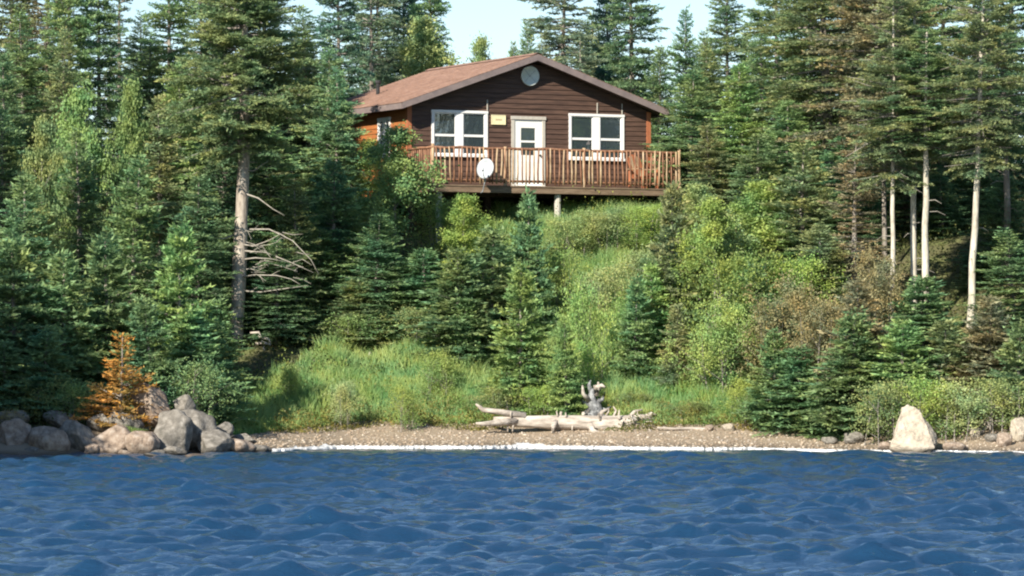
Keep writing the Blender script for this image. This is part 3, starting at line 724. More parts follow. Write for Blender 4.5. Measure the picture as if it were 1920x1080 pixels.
for a in [
    (28, 828, 74, 74, 92.3, 'rock_tan', 'tan angular boulder at the far left edge of the shore point'),
    (92, 826, 70, 70, 92.0, 'rock_tan', 'rounded grey-brown boulder second from the left edge of the shore'),
    (150, 822, 66, 76, 92.4, 'rock', 'smooth olive-grey boulder right of the rounded one by the water'),
    (205, 830, 80, 62, 92.6, 'rock_tan', 'dark low boulder below the dead orange fir'),
    (266, 828, 62, 56, 92.2, 'rock_tan', 'pinkish round boulder at the waterline below the tall grey rock'),
    (322, 816, 82, 84, 93.0, 'rock', 'large slanting grey boulder in the middle of the left pile'),
    (288, 762, 74, 96, 94.3, 'rock_tan', 'pointed topmost boulder of the left pile with tan patches'),
    (368, 800, 72, 82, 93.8, 'rock', 'blue-grey boulder on the right shoulder of the left pile'),
    (400, 832, 76, 46, 93.4, 'rock', 'low dark boulder sloping down to the water at right of the pile'),
    (440, 836, 70, 38, 93.9, 'rock_tan', 'flat brown stone near the tip of the left point'),
    (482, 842, 50, 24, 94.6, 'rock', 'small dark stone at the very tip of the left point'),
    (236, 790, 60, 44, 93.6, 'rock', 'mossy boulder directly under the orange fir branches'),
    (120, 790, 70, 40, 94.0, 'rock', 'half buried boulder behind the two round shore boulders'),
    (62, 858, 60, 14, 90.6, 'rock_tan', 'thin flat stone awash before the leftmost boulders'),
    (185, 860, 44, 12, 90.5, 'rock', 'flat wet stone awash below the dark low boulder'),
    (300, 860, 56, 12, 90.6, 'rock', 'flat wet stone awash below the large slanting boulder'),
    (172, 846, 34, 24, 91.8, 'rock_tan', 'small tan stone wedged between the olive boulder and the dark low one'),
    (58, 850, 36, 20, 91.5, 'rock', 'small dark stone between the two leftmost boulders'),
    (240, 852, 34, 18, 91.5, 'rock_tan', 'small brown stone at the water left of the pinkish boulder'),
    (296, 850, 26, 18, 91.8, 'rock', 'small grey stone between the pinkish and the slanting boulder'),
    (345, 764, 50, 46, 94.6, 'rock', 'grey shoulder stone right of the pointed topmost boulder'),
    (330, 846, 40, 24, 92.0, 'rock', 'dark stone at the foot of the large slanting boulder'),
    (415, 808, 44, 30, 94.4, 'rock', 'small bluish stone above the low dark boulder'),
    (455, 822, 50, 22, 95.0, 'rock', 'dark flat stone behind the tip of the point'),
    (20, 784, 60, 40, 93.8, 'rock', 'grey stone half hidden above the leftmost tan boulder'),
    (185, 792, 50, 36, 93.8, 'rock', 'dark stone under the left side of the orange fir'),
    (372, 856, 44, 12, 91.2, 'rock_tan', 'small tan stone awash right of the slanting boulder')]:
    boulder(*a, LG)
RG = 'stones along the right shore'
for a in [
    (1790, 838, 46, 26, 93.9, 'rock_tan', 'brown stone at the right foot of the big pale boulder'),
    (1662, 838, 30, 22, 94.6, 'rock_tan', 'small tan stone left of the big pale boulder'),
    (1640, 800, 40, 26, 96.0, 'rock', 'grey stone under the bank left of the big pale boulder'),
    (1828, 812, 24, 20, 95.0, 'rock_pale', 'small pale stone under the bank right of the big boulder'),
    (1848, 800, 22, 18, 95.4, 'rock_pale', 'white stone high under the bank near the right edge'),
    (1862, 820, 30, 20, 95.0, 'rock', 'grey stone below the white stone near the right edge'),
    (1882, 826, 34, 26, 94.6, 'rock_tan', 'tan stone just left of the rounded stone at the right edge'),
    (1912, 808, 46, 44, 94.6, 'rock_pale', 'large rounded pale stone at the right edge of the shore'),
    (1365, 802, 30, 16, 99.3, 'rock_pale', 'pale stone at the beach end of the thin pole'),
    (1330, 803, 20, 12, 99.4, 'rock_tan', 'small tan stone beside the thin pole on the beach'),
    (1600, 822, 46, 22, 96.2, 'rock', 'dark stone in the shade of the low shore fir'),
    (1555, 826, 30, 16, 96.6, 'rock', 'small dark stone beneath the low shore fir')]:
    dg = on_ground(a[0], a[1] + a[3]*.42, 88., 110.)
    boulder(*a[:4], dg, *a[5:], RG, dpt=.8)
def peak(p):
    z = (p.z + 1)/2; s = 1 - 0.52*max(0, z)**1.5
    return Vector((p.x*s - 0.28*z, p.y*s, p.z))
bb = link('big_boulder', rock_mesh('big_boulder', 77, 'rock_pale', 5, 9, 0.18, peak))
bd = 95.0; bb.location = (X(1724, bd), bd, gz(X(1724, bd), bd) + .44); bb.scale = (.92, .72, .66); bb.rotation_euler = (0, 0, R(-8))
tag(bb, 'large pale peaked boulder standing at the waterline on the right', 'boulder')

# pebble beach (countless): one object of small faceted stones
def pebbles(n, xa, xb, ta, tb, smin, smax):
    g = np.random.default_rng(31)
    x = g.uniform(xa, xb, n); t = g.uniform(ta, tb, n); y = shore(x) + t
    bm = bmesh.new(); bmesh.ops.create_icosphere(bm, subdivisions=1, radius=1.0)
    bv = np.array([v.co[:] for v in bm.verts]); bf = np.array([[v.index for v in f.verts] for f in bm.faces]); bm.free()
    s = g.uniform(smin, smax, n)**1.0 * g.choice([.6, 1, 1.5], n, p=[.55, .35, .10])
    sc3 = np.stack([s*g.uniform(.8, 1.5, n), s*g.uniform(.8, 1.3, n), s*g.uniform(.4, .8, n)], 1)
    a = g.uniform(0, 2*pi, n)
    V = bv[None] * (1 + g.normal(0, .12, (n, len(bv), 1))) * sc3[:, None, :]
    c, s_ = np.cos(a)[:, None], np.sin(a)[:, None]
    Vx = V[..., 0]*c - V[..., 1]*s_; Vy = V[..., 0]*s_ + V[..., 1]*c
    V = np.stack([Vx + x[:, None], Vy + y[:, None], V[..., 2] + (ground(x, y) + sc3[:, 2]*.35)[:, None]], -1).reshape(-1, 3)
    F = (bf[None] + (np.arange(n)*len(bv))[:, None, None]).reshape(-1, 3)
    return V, F, np.repeat(g.uniform(0, 1, n), len(bv))
m, n_, l, p = new_mat('beach_pebbles')
at = n_.new('ShaderNodeAttribute'); at.attribute_name = 'tint'; cr = n_.new('ShaderNodeValToRGB'); e = cr.color_ramp.elements
e[0].color = (.19, .15, .11, 1); e[1].color = (.58, .51, .41, 1)
for q, c_ in ((.3, (.29, .22, .155, 1)), (.6, (.38, .30, .22, 1)), (.8, (.33, .29, .25, 1))): z_ = e.new(q); z_.color = c_
l.new(at.outputs['Fac'], cr.inputs[0]); l.new(cr.outputs[0], p.inputs['Base Color']); p.inputs['Roughness'].default_value = .8
V, F, t_ = pebbles(15000, -6.5, 16, -.3, 5.0, .013, .036)
pb = link('pebbles', np_mesh('pebbles', V, F, m, t_)); tag(pb, 'tan and brown pebbles covering the narrow beach', kind='stuff')

# foam washing up the beach
g = np.random.default_rng(5)
xs = np.arange(-6.0, 13.4, .04); ny = 16
V = []; F = []
for i, x in enumerate(xs):
    wdt = 0.80*(0.5 + .45*sin(x*.9 + 1) + .30*sin(x*3.7) + .2*sin(x*9.1) + .18*g.normal()) * min(1, (x + 6.1)*2) * (1 if x < -1 else max(.35, 1 - (x + 1)*.12))
    wdt = max(.02, wdt) * (1 if x < -1.5 or (sin(x*5.3) + sin(x*2.1 + 1) + sin(x*11.7)*.6) > -.7 else .15); s0 = shore(x) - .55 + .12*sin(x*2.3) + .05*g.normal()
    for j in range(ny):
        f = j/(ny - 1); y = s0 + .25 + wdt*f
        hb = max(gz(x, y), 0.012) + (.036*sin(pi*f)**.5 + .012*g.normal()*(0 < f < 1))*(1 if x < 6 else .7) + .008
        V.append((x, y, hb if 0 < f < 1 else max(gz(x, y), 0.0) - .01))
for i in range(len(xs) - 1):
    for j in range(ny - 1): F.append((i*ny + j, (i+1)*ny + j, (i+1)*ny + j + 1, i*ny + j + 1))
fo = link('foam', np_mesh('foam', V, F, M['foam'], smooth=True)); tag(fo, 'bright white foam line where the lake meets the beach', kind='stuff')

# driftwood log
ld = on_ground(1060, 808)
def lp(px, py, dy=0.0): return Vector((X(px, ld), ld + dy, CAM_H + (652 - py)*ld/FPX))
lo = lp(1060, 808); lo.z = gz(lo.x, lo.y)
lg = empty('driftwood_log', lo, 0, label='long bleached driftwood log with broken roots lying on the pebble beach', cat='log')
def rel(*pts): return [p - lo for p in pts]
random.seed(12)
MB().tube(rel(lp(925, 788), lp(965, 790), lp(1010, 791), lp(1045, 792), lp(1080, 792), lp(1120, 794), lp(1150, 797), lp(1190, 790), lp(1222, 784)),
          [.10, .14, .17, .20, .185, .20, .22, .17, .08], 12, True, .10).build('trunk', M['drift'], lg, True)
def twigp(name, pts, r, parent, mat='drift'): return MB().tube(rel(*pts), r, 7, True, .12).build(name, M[mat], parent, True)
twigp('branch', [lp(985, 780), lp(935, 772, -.1), lp(905, 768, -.2), lp(892, 757, -.2)], [.11, .07, .06, .02], lg)
twigp('branch', [lp(975, 790), lp(935, 792, -.3), lp(905, 794, -.5), lp(893, 793, -.6)], [.10, .085, .06, .03], lg)
twigp('branch', [lp(1050, 785), lp(1052, 772, -.1)], [.06, .03], lg)
twigp('branch', [lp(1042, 790, -.15), lp(1038, 800, -.28), lp(1037, 812, -.3)], [.08, .07, .04], lg)
for pts, r in [([lp(1150, 795), lp(1165, 806, -.3), lp(1163, 815, -.4)], [.13, .09, .05]),
               ([lp(1170, 790), lp(1205, 782, -.1), lp(1226, 786, -.1)], [.12, .09, .04]),
               ([lp(1185, 792), lp(1200, 803, -.2), lp(1196, 812, -.3)], [.08, .05, .03]),
               ([lp(1180, 785), lp(1190, 772, .1), lp(1205, 768, .1)], [.08, .05, .02]),
               ([lp(1120, 790), lp(1130, 772, .1), lp(1142, 766, .1)], [.09, .05, .02]),
               ([lp(1150, 785), lp(1155, 770, .1), lp(1150, 762, .1)], [.06, .035, .015]),
               ([lp(1105, 795, -.1), lp(1112, 808, -.3), lp(1125, 811, -.35)], [.10, .07, .03]),
               ([lp(1200, 786), lp(1222, 776, 0), lp(1231, 779, 0)], [.08, .06, .03])]:
    twigp('root', pts, r, lg)
for k in range(16):
    a_ = random.uniform(1125, 1225); b_ = random.uniform(778, 800); q = random.uniform(-.35, .15); r_ = random.uniform(.02, .06)
    twigp('root', [lp(a_, b_, q), lp(a_ + random.uniform(-14, 18), b_ + random.uniform(-16, 12), q), lp(a_ + random.uniform(-26, 26), b_ + random.uniform(-24, 16), q - .05)], [r_, r_*.7, r_*.25], lg)
for k in range(7):
    a_ = random.uniform(930, 1120); q = random.choice((-1, 1))
    twigp('branch_stub', [lp(a_, 790, -.1), lp(a_ + random.uniform(-4, 4), 790 + q*random.uniform(14, 20), -.2)], [.035, .015], lg)
ld = on_ground(1060, 808) + 0.8
lo = lp(1110, 785); lo.z = gz(lo.x, lo.y)
rt = empty('upturned_stump', lo, 0, label='grey upturned root stump standing behind the driftwood log', cat='stump')
MB().tube(rel(lp(1114, 800), lp(1113, 778), lp(1114, 762), lp(1108, 742), lp(1112, 728)), [.17, .20, .12, .10, .04], 9, True, .4).build('trunk', M['drift_dark'], rt, True)
MB().tube(rel(lp(1122, 796), lp(1126, 772), lp(1120, 755), lp(1127, 742)), [.13, .11, .10, .03], 8, True, .4).build('trunk', M['drift_dark'], rt, True)
for i, (a, b_, c_) in enumerate([((1105,750),(1093,738),(1092,722)), ((1105,760),(1092,752),(1090,765)), ((1110,735),(1104,722),(1108,713)), ((1118,740),(1124,728),(1121,716)),
                  ((1120,755),(1130,748),(1134,735)), ((1118,765),(1136,770),(1146,762)), ((1105,770),(1094,775),(1088,786)), ((1122,770),(1132,782),(1142,780)),
                  ((1112,748),(1100,744),(1095,752)), ((1116,728),(1128,722),(1134,726)), ((1110,775),(1122,786),(1140,790)), ((1108,742),(1116,734),(1114,722))]):
    q = random.uniform(-.35, .1)
    MB().tube(rel(lp(*a, q*.3), lp(*b_, q), lp(*c_, q*1.2)), [.075, .055, .022], 6, True, .2).build('root', M['drift'] if i % 3 == 0 else M['drift_dark'], rt, True)
ld = on_ground(1300, 806)
lo = lp(1300, 806); lo.z = gz(lo.x, lo.y)
pl_ = MB().tube(rel(lp(1232, 802), lp(1262, 804), lp(1300, 803), lp(1340, 806), lp(1372, 806)), [.03, .035, .04, .035, .02], 7, True, .1).build('driftwood_pole', M['drift'], None, True)
pl_.location = lo; tag(pl_, 'thin pale driftwood pole lying right of the big log', 'pole')
ld = 96.4
lo = lp(1880, 805); lo.z = gz(lo.x, lo.y)
br = empty('driftwood_branch', lo, 0, label='tangled grey driftwood branches under the bank at the right edge', cat='branch')
for pts in (((1838,812),(1862,792),(1890,784),(1908,776)), ((1868,796),(1886,798),(1912,790)), ((1856,800),(1850,786),(1862,778)), ((1880,790),(1900,800),(1918,797))):
    twigp('stick', [lp(*q_, random.uniform(-.2, .2)) for q_ in pts], [.04, .032, .022, .012][:len(pts)], br)
# pale broken sticks right of the big trunk, small stake
ld = on_ground(487, 662)
lo = lp(487, 655); lo.z = gz(lo.x, lo.y)
br = empty('broken_branch', lo, 0, label='bleached zigzag broken branch in the shade beside the big trunk', cat='branch')
twigp('stick', [lp(469, 624), lp(485, 623), lp(490, 631)], [.03, .03, .02], br, 'drift')
twigp('stick', [lp(484, 631), lp(503, 635), lp(507, 643)], [.03, .035, .02], br, 'drift')
twigp('stick', [lp(479, 645), lp(492, 642), lp(508, 646)], [.04, .045, .03], br, 'drift')
twigp('stick', [lp(496, 668, .1), lp(494, 645, .1), lp(487, 628, .1)], [.035, .03, .02], br, 'drift_dark')
ld = on_ground(694, 686)
lo = lp(694, 690); lo.z = gz(lo.x, lo.y)
st_ = MB().tube([(0, 0, -.1), (0, 0, .36)], [.05, .045], 7).build('stake', M['drift']); st_.location = lo
tag(st_, 'short pale stake standing in the grass left of the young firs', 'stake')

#@@TREES
# ------------------------------------------------------------------ grass and undergrowth
def blades(n, xf, hmin, hmax, seed, wid=.017):
    g = np.random.default_rng(seed)
    x, y, keep, hs = xf(g, n); x, y, hs = x[keep], y[keep], hs[keep]; n = len(x)
    z = ground(x, y); h = g.uniform(hmin, hmax, n) * hs; a = g.uniform(0, 2*pi, n)
    d = np.stack([np.cos(a), np.sin(a), np.zeros(n)], 1); b = g.uniform(.08, .55, n)[:, None]
    lean = np.array([.04, .0, 0])
    p0 = np.stack([x, y, z - .02], 1); pm = p0 + np.array([0, 0, 1.])*(h*.55)[:, None] + (d*b*.30 + lean*.4)*h[:, None]; pt = p0 + np.array([0, 0, 1.])*(h*.95)[:, None] + (d*b*.95 + lean)*h[:, None]
    a2 = g.uniform(0, 2*pi, n); wv = np.stack([np.cos(a2), np.sin(a2)*.5, np.zeros(n)], 1)*wid*.5*g.uniform(.6, 1.4, n)[:, None]
    V = np.stack([p0 - wv, p0 + wv, pm + wv*.9, pm - wv*.9, pt], 1).reshape(-1, 3)
    i = np.arange(n)*5
    F = np.concatenate([np.stack([i, i+1, i+2], 1), np.stack([i, i+2, i+3], 1), np.stack([i+3, i+2, i+4], 1)])
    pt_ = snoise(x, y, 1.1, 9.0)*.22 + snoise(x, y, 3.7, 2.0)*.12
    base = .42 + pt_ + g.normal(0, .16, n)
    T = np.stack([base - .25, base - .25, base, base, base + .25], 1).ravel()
    return V, F, np.clip(T, 0, 1)
def meadow(g, n):
    x = g.uniform(-8.2, 7.4, n); y = shore(x) + 4.0 + 18.5*g.uniform(0, 1, n)**1.25
    # ragged outline: broad near the beach, narrowing to the clearing below the deck
    t = y - shore(x); k = snoise(x, y, 1.0, 3.0)
    left = np.where(t < 10.5, -8.4 + k*.5, -.6); right = np.where(t < 9, 7.0 + k*.5 - np.clip(t-5, 0, 4)*.35, 5.2)
    keep = (x > left) & (x < right) & (t > 4.0 + k*.35)
    hs = np.clip((t - 3.4)/2.2, .35, 1) * np.clip(0.85 + .45*k + .25*snoise(x, y, 3.1, 6.), .35, 1.6)
    return x, y, keep, hs
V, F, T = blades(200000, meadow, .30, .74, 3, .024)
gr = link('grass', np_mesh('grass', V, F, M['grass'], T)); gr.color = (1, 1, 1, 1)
tag(gr, 'tall bright green meadow grass on the bank and the clearing below the deck', kind='stuff')

def scatter_leaves(name, n, xf, seed, ls, mat, hmax):
    g = np.random.default_rng(seed); x, y, keep, hs = xf(g, n); x, y, hs = x[keep], y[keep], hs[keep]; n = len(x)
    z = ground(x, y) + g.uniform(0, 1, n)**1.4 * hmax * hs * (1 + .6*snoise(x, y, 2.2, 5))
    o = np.stack([x, y, z], 1); d = unit(g.normal(size=(n, 3)) + np.array([0, 0, .3])); wv = unit(np.cross(d, unit(g.normal(size=(n, 3)) + np.array([-.3, -.5, 1]))))
    s = (ls*g.uniform(.6, 1.3, n))[:, None]
    V = np.stack([o, o + d*s*.5 + wv*s*.33, o + d*s, o + d*s*.5 - wv*s*.33], 1).reshape(-1, 3)
    tn = np.repeat(np.clip(.4 + .25*snoise(x, y, .9, 7) + g.normal(0, .2, n), 0, 1), 4)
    return link(name, np_mesh(name, V, np.arange(len(V)).reshape(-1, 4), mat, tn))
def meadow_weeds(g, n):
    x, y, keep, hs = meadow(g, n); k = snoise(x, y, 2.6, 11.) + .5*snoise(x, y, 6., 3.)
    return x, y, keep & (k > .05), hs*(1 + k)
o = scatter_leaves('meadow_weeds', 60000, meadow_weeds, 17, .07, M['under'], .52); o.color = (1.7, 1.75, 1.2, 1)
tag(o, 'broad-leaved weeds and seed heads standing among the meadow grass', kind='stuff')
def floor_cover(g, n):
    x = g.uniform(-17, 17, n); y = shore(x) + 1.6 + 30*g.uniform(0, 1, n)**1.6
    t = y - shore(x); inner = (x > -7.6) & (x < 6.8) & (t < 7.5)
    keep = ~inner & ~((x > -5.5) & (x < 7) & (t < 5)) & ~((x < -5.5) & (t < 2.6)) & ~((x > 6) & (t < 2.8))
    return x, y, keep, np.ones(n)
o = scatter_leaves('undergrowth', 150000, floor_cover, 8, .085, M['under'], .38); o.color = (1.0, 1.0, .95, 1)
tag(o, 'low mixed undergrowth covering the forest floor and banks', kind='stuff')
def bank_edge(g, n):
    x = g.uniform(-6, 15, n); t = 3.3 + 2.2*g.uniform(0, 1, n) + .35*np.sin(x*1.7); y = shore(x) + t
    return x, y, np.ones(n, bool), np.clip((t - 3.0)/1.2, .2, 1)
o = scatter_leaves('beach_weeds', 26000, bank_edge, 9, .06, M['under'], .34); o.color = (1.7, 1.35, 1.1, 1)
tag(o, 'tangled olive and brown weeds along the top of the beach', kind='stuff')

# ------------------------------------------------------------------ trees, one by one (column, distance, top row, width in the picture)
random.seed(21)
G1 = 'conifers of the left wood'; G2 = 'conifers of the right wood'; G3 = 'trees behind the cabin'; G4 = 'young firs near the shore'; G5 = 'broadleaved trees and saplings'; G6 = 'bushes on the slope and banks'
T_ = tree_px
# left wood, back rows
for a in [
    ('tall1', 20, 118, -70, 150, 'olive', 'tall olive spruce rising out of the top left corner'),
    ('tall2', 80, 122, -40, 150, 'brown', 'spruce with reddish brown dead patches near the top left corner'),
    ('tall3', 140, 114, -60, 150, 'mid', 'tall green spruce third from the left at the top edge'),
    ('tall1', 188, 121, -35, 120, 'deep', 'dark narrow spruce just left of the upper left sky gap'),
    ('thin1', 224, 128, -45, 90, 'grey', 'thin greyish spruce with a pale stem beside the upper left sky gap'),
    ('tall2', 322, 119, -45, 150, 'mid', 'green spruce just right of the upper left sky gap'),
    ('tall1', 262, 126, 25, 130, 'mid', 'smaller spruce filling the bottom of the upper left sky gap'),
    ('tall3', 385, 122, -30, 140, 'mid', 'spruce half hidden behind the left side of the big old spruce'),
    ('mid2', 5, 106, 205, 170, 'mid', 'broad spruce at the left edge halfway up the picture'),
    ('mid3', 300, 111, 185, 150, 'olive', 'olive spruce between the birches and the big old spruce'),
    ('tall1', 560, 124, 20, 150, 'deep', 'dark spruce behind the right side of the big old spruce'),
    ('tall3', 640, 130, -60, 130, 'blue', 'bluish spruce with open crown right of the big old spruce at the top edge'),
    ('thin2', 700, 134, -30, 110, 'grey', 'thin grey spruce with sky showing through left of the roof'),
    ('mid1', 630, 115, 130, 130, 'deep', 'dark spruce directly left of the cabin roof end'),
    ('mid2', 610, 117, 90, 150, 'mid', 'green spruce between the big old spruce and the cabin roof'),
    ('mid3', 370, 107, 330, 170, 'deep', 'dark spruce in the shade left of the big bare trunk'),
    ('mid1', 160, 104, 250, 190, 'mid', 'full green spruce behind the two pale saplings on the left'),
    ('mid2', 235, 101.5, 300, 210, 'mid', 'wide layered spruce in the middle of the left wood'),
    ('mid3', 45, 100.5, 330, 200, 'deep', 'dark layered spruce near the left edge above the boulders'),
    ('mid1', 625, 111, 300, 170, 'deep', 'dark spruce in shade below the left end of the roof'),
    ('mid2', 555, 109.2, 345, 170, 'olive', 'olive spruce with ragged branches right of the big bare trunk'),
    ('mid3', 600, 110, 430, 190, 'mid', 'low broad spruce spreading over the shaded grass'),
    ('mid1', 700, 109.5, 400, 170, 'deep', 'dark green spruce below the leafy tree by the cabin'),
    ('young2', 330, 98.5, 422, 150, 'bright', 'bright young fir with a pointed top left of the big trunk'),
    ('young1', 30, 96.5, 450, 190, 'mid', 'low green fir at the left edge over the tan boulder'),
    ('young3', 120, 97.0, 480, 170, 'mid', 'low fir above the rounded grey boulders'),
    ('young2', 205, 98.5, 440, 180, 'mid', 'fir with layered boughs behind the dead orange fir'),
    ('young1', 290, 96.5, 560, 130, 'deep', 'dark low fir right of the dead orange fir'),
    ('young3', 360, 98.0, 590, 150, 'deep', 'dark fir hanging over the left end of the grass'),
    ('young2', 400, 99.5, 600, 110, 'deep', 'small dark fir at the foot of the big trunk'),
    ('young1', 75, 95.3, 620, 150, 'deep', 'small dark fir squeezed above the leftmost boulders'),
    ('young3', 10, 95.3, 640, 130, 'mid', 'small fir cut by the left edge above the shore'),
    ('tall2', 50, 112, 20, 150, 'mid', 'green spruce in front of the brown patched one at top left'),
    ('tall1', 110, 111, 60, 140, 'olive', 'olive spruce above the pale saplings on the left'),
    ('tall3', 430, 116, -20, 190, 'olive', 'dense spruce directly behind the big old spruce crown'),
    ('tall2', 500, 121, -10, 170, 'grey', 'grey spruce filling behind the big old crown on its right'),
    ('mid1', 420, 112, 160, 180, 'deep', 'dark spruce behind the upper part of the big bare trunk'),
    ('mid3', 500, 113, 200, 190, 'mid', 'spruce behind the dead branches of the big trunk'),
    ('mid2', 440, 109, 400, 150, 'deep', 'dark spruce in the shade behind the foot of the big trunk'),
    ('mid1', 520, 108, 450, 170, 'deep', 'dark spruce at the back of the shaded grass corner'),
    ('tall1', 278, 118, 70, 150, 'mid', 'spruce under the upper left sky gap left of the olive one'),
    ('mid3', 10, 110, 100, 170, 'deep', 'dark spruce at the left edge a quarter down'),
    ('mid1', 340, 115, 120, 150, 'bright', 'bright spruce left of the big old crown'),
    ('tall3', 590, 121, 60, 150, 'mid', 'spruce between the big old crown and the roof end, farther back'),
]: T_(*a, group=G1)
# right wood
for a in [
    ('tall1', 1455, 131, -60, 130, 'mid', 'spruce just right of the upper right sky gap'),
    ('tall2', 1365, 127, -10, 120, 'mid', 'light green spruce with a visible stem between the two right sky gaps'),
    ('mid2', 1290, 135, 20, 110, 'deep', 'dark pointed spruce right of the cabin against the sky'),
    ('mid1', 1290, 121, 130, 170, 'mid', 'green spruce directly right of the roof end'),
    ('mid3', 1400, 117, 120, 160, 'bright', 'bright green spruce up the slope right of the cabin'),
    ('old2', 1560, 116, -45, 300, 'olive', 'broad olive spruce with ragged layered boughs on the right'),
    ('old3', 1660, 110, -60, 270, 'brown', 'brown-tinged spruce over the slender bare trunks', 0.45),
    ('tall3', 1765, 121, -60, 170, 'mid', 'spruce behind the pair of pale trunks'),
    ('tall1', 1890, 118, -90, 190, 'deep', 'very dark spruce at the right edge behind the tall leaning trunk'),
    ('tall2', 1600, 126, -60, 150, 'deep', 'dark spruce behind the broad olive spruce'),
    ('mid1', 1500, 108, 270, 210, 'olive', 'olive spruce halfway up the right slope'),
    ('mid2', 1420, 113, 250, 150, 'mid', 'spruce on the slope above the leafy thicket'),
    ('mid3', 1335, 116, 235, 130, 'olive', 'spruce immediately right of the deck corner'),
    ('thin1', 1600, 106, 260, 150, 'brown', 'scraggy brown spruce with bare twigs left of the slender trunks'),
    ('mid1', 1880, 108, 330, 200, 'deep', 'dark spruce right of the tall leaning trunk'),
    ('mid3', 1770, 112, 320, 170, 'deep', 'dark spruce between the pale trunks and the leaning trunk'),
    ('mid2', 1650, 112, 380, 170, 'deep', 'shaded spruce seen between the slender bare trunks'),
    ('mid2', 1905, 103.5, 430, 170, 'mid', 'green spruce at the right edge below mid height'),
    ('mid3', 1545, 105.5, 420, 170, 'olive', 'olive fir on the lower right slope with brown patches'),
    ('mid1', 1455, 108, 400, 150, 'bright', 'bright fir below the leafy thicket on the right slope'),
    ('young3', 1262, 107.0, 350, 120, 'olive', 'olive young fir with a thin stem below the right deck corner'),
    ('young2', 1215, 106, 500, 90, 'bright', 'small fir beside the grassy clearing on its right'),
    ('young3', 1610, 100, 530, 170, 'brown', 'rusty tinged low fir below the slender trunks'),
    ('tall3', 1520, 124, -30, 150, 'mid', 'green spruce at the top edge left of the broad olive one'),
    ('tall2', 1430, 124, 60, 140, 'mid', 'spruce below the upper right sky gap'),
    ('tall1', 1330, 124, 90, 140, 'olive', 'olive spruce between the cabin and the light green spruce'),
    ('tall2', 1700, 122, -40, 180, 'olive', 'olive spruce behind the tops of the close pair of trunks'),
    ('tall3', 1830, 124, -50, 170, 'mid', 'spruce behind the upper part of the leaning trunk'),
    ('mid2', 1480, 114, 190, 180, 'mid', 'spruce above the olive one halfway up the right slope'),
    ('mid3', 1580, 113, 250, 180, 'deep', 'dark spruce in the shade left of the slender trunks'),
    ('mid1', 1700, 115, 250, 190, 'deep', 'dark spruce filling behind the close pair of trunks'),
    ('mid2', 1830, 114, 260, 190, 'deep', 'dark spruce filling behind the leaning trunk'),
    ('birch2', 1365, 107.5, 410, 150, 'pale', 'pale leafy tree beside the thicket right of the clearing'),
    ('mid1', 1560, 107, 470, 160, 'deep', 'dark fir above the rusty shrub on the right'),
    ('mid1', 1820, 108, 470, 160, 'deep', 'dark fir at the foot of the leaning trunk'),
    ('young1', 1730, 103, 520, 150, 'deep', 'dark fir at the foot of the close pair of trunks'),
]: T_(*a[:7], group=G2, tr=a[7] if len(a) > 7 else None)
# trees behind the cabin and its roof
for a in [
    ('tall2', 828, 137, -50, 115, 'deep', 'dark spruce left of the big sky gap above the roof'),
    ('mid1', 760, 142, -5, 110, 'blue', 'bluish spruce left of the dark one above the roof'),
    ('old1', 1048, 140, -60, 150, 'grey', 'grey-green open crowned spruce above the roof peak'),
    ('tall1', 1190, 136, -70, 150, 'deep', 'tall dark spruce behind the right roof slope'),
    ('mid3', 1115, 144, 30, 120, 'mid', 'spruce between the grey crown and the tall dark one'),
    ('mid2', 965, 146, 78, 60, 'mid', 'small spruce peeping over the ridge under the sky gap'),
    ('thin2', 1090, 132, 60, 120, 'grey', 'bare greyish spruce just over the right roof slope'),
    ('mid1', 1235, 130, 90, 120, 'mid', 'green spruce over the right eave of the cabin'),
    ('mid2', 900, 144, 88, 80, 'mid', 'small spruce over the left part of the ridge'),
    ('tall3', 720, 140, -30, 130, 'grey', 'greyish spruce between the pipe and the leafy tree over the roof'),
    ('mid2', 1150, 142, -10, 120, 'blue', 'bluish spruce behind the tall dark one over the right roof slope'),
    ('mid3', 1000, 147, 40, 80, 'mid', 'small spruce directly behind the roof peak'),
    ('mid1', 1320, 138, 60, 110, 'mid', 'spruce low in the sky gap right of the cabin'),
    ('mid2', 1410, 138, 55, 100, 'mid', 'spruce low in the upper right sky gap'),
    ('tall1', 780, 145, 10, 110, 'blue', 'bluish spruce behind the light leafy tree over the roof'),
]: T_(*a, group=G3)
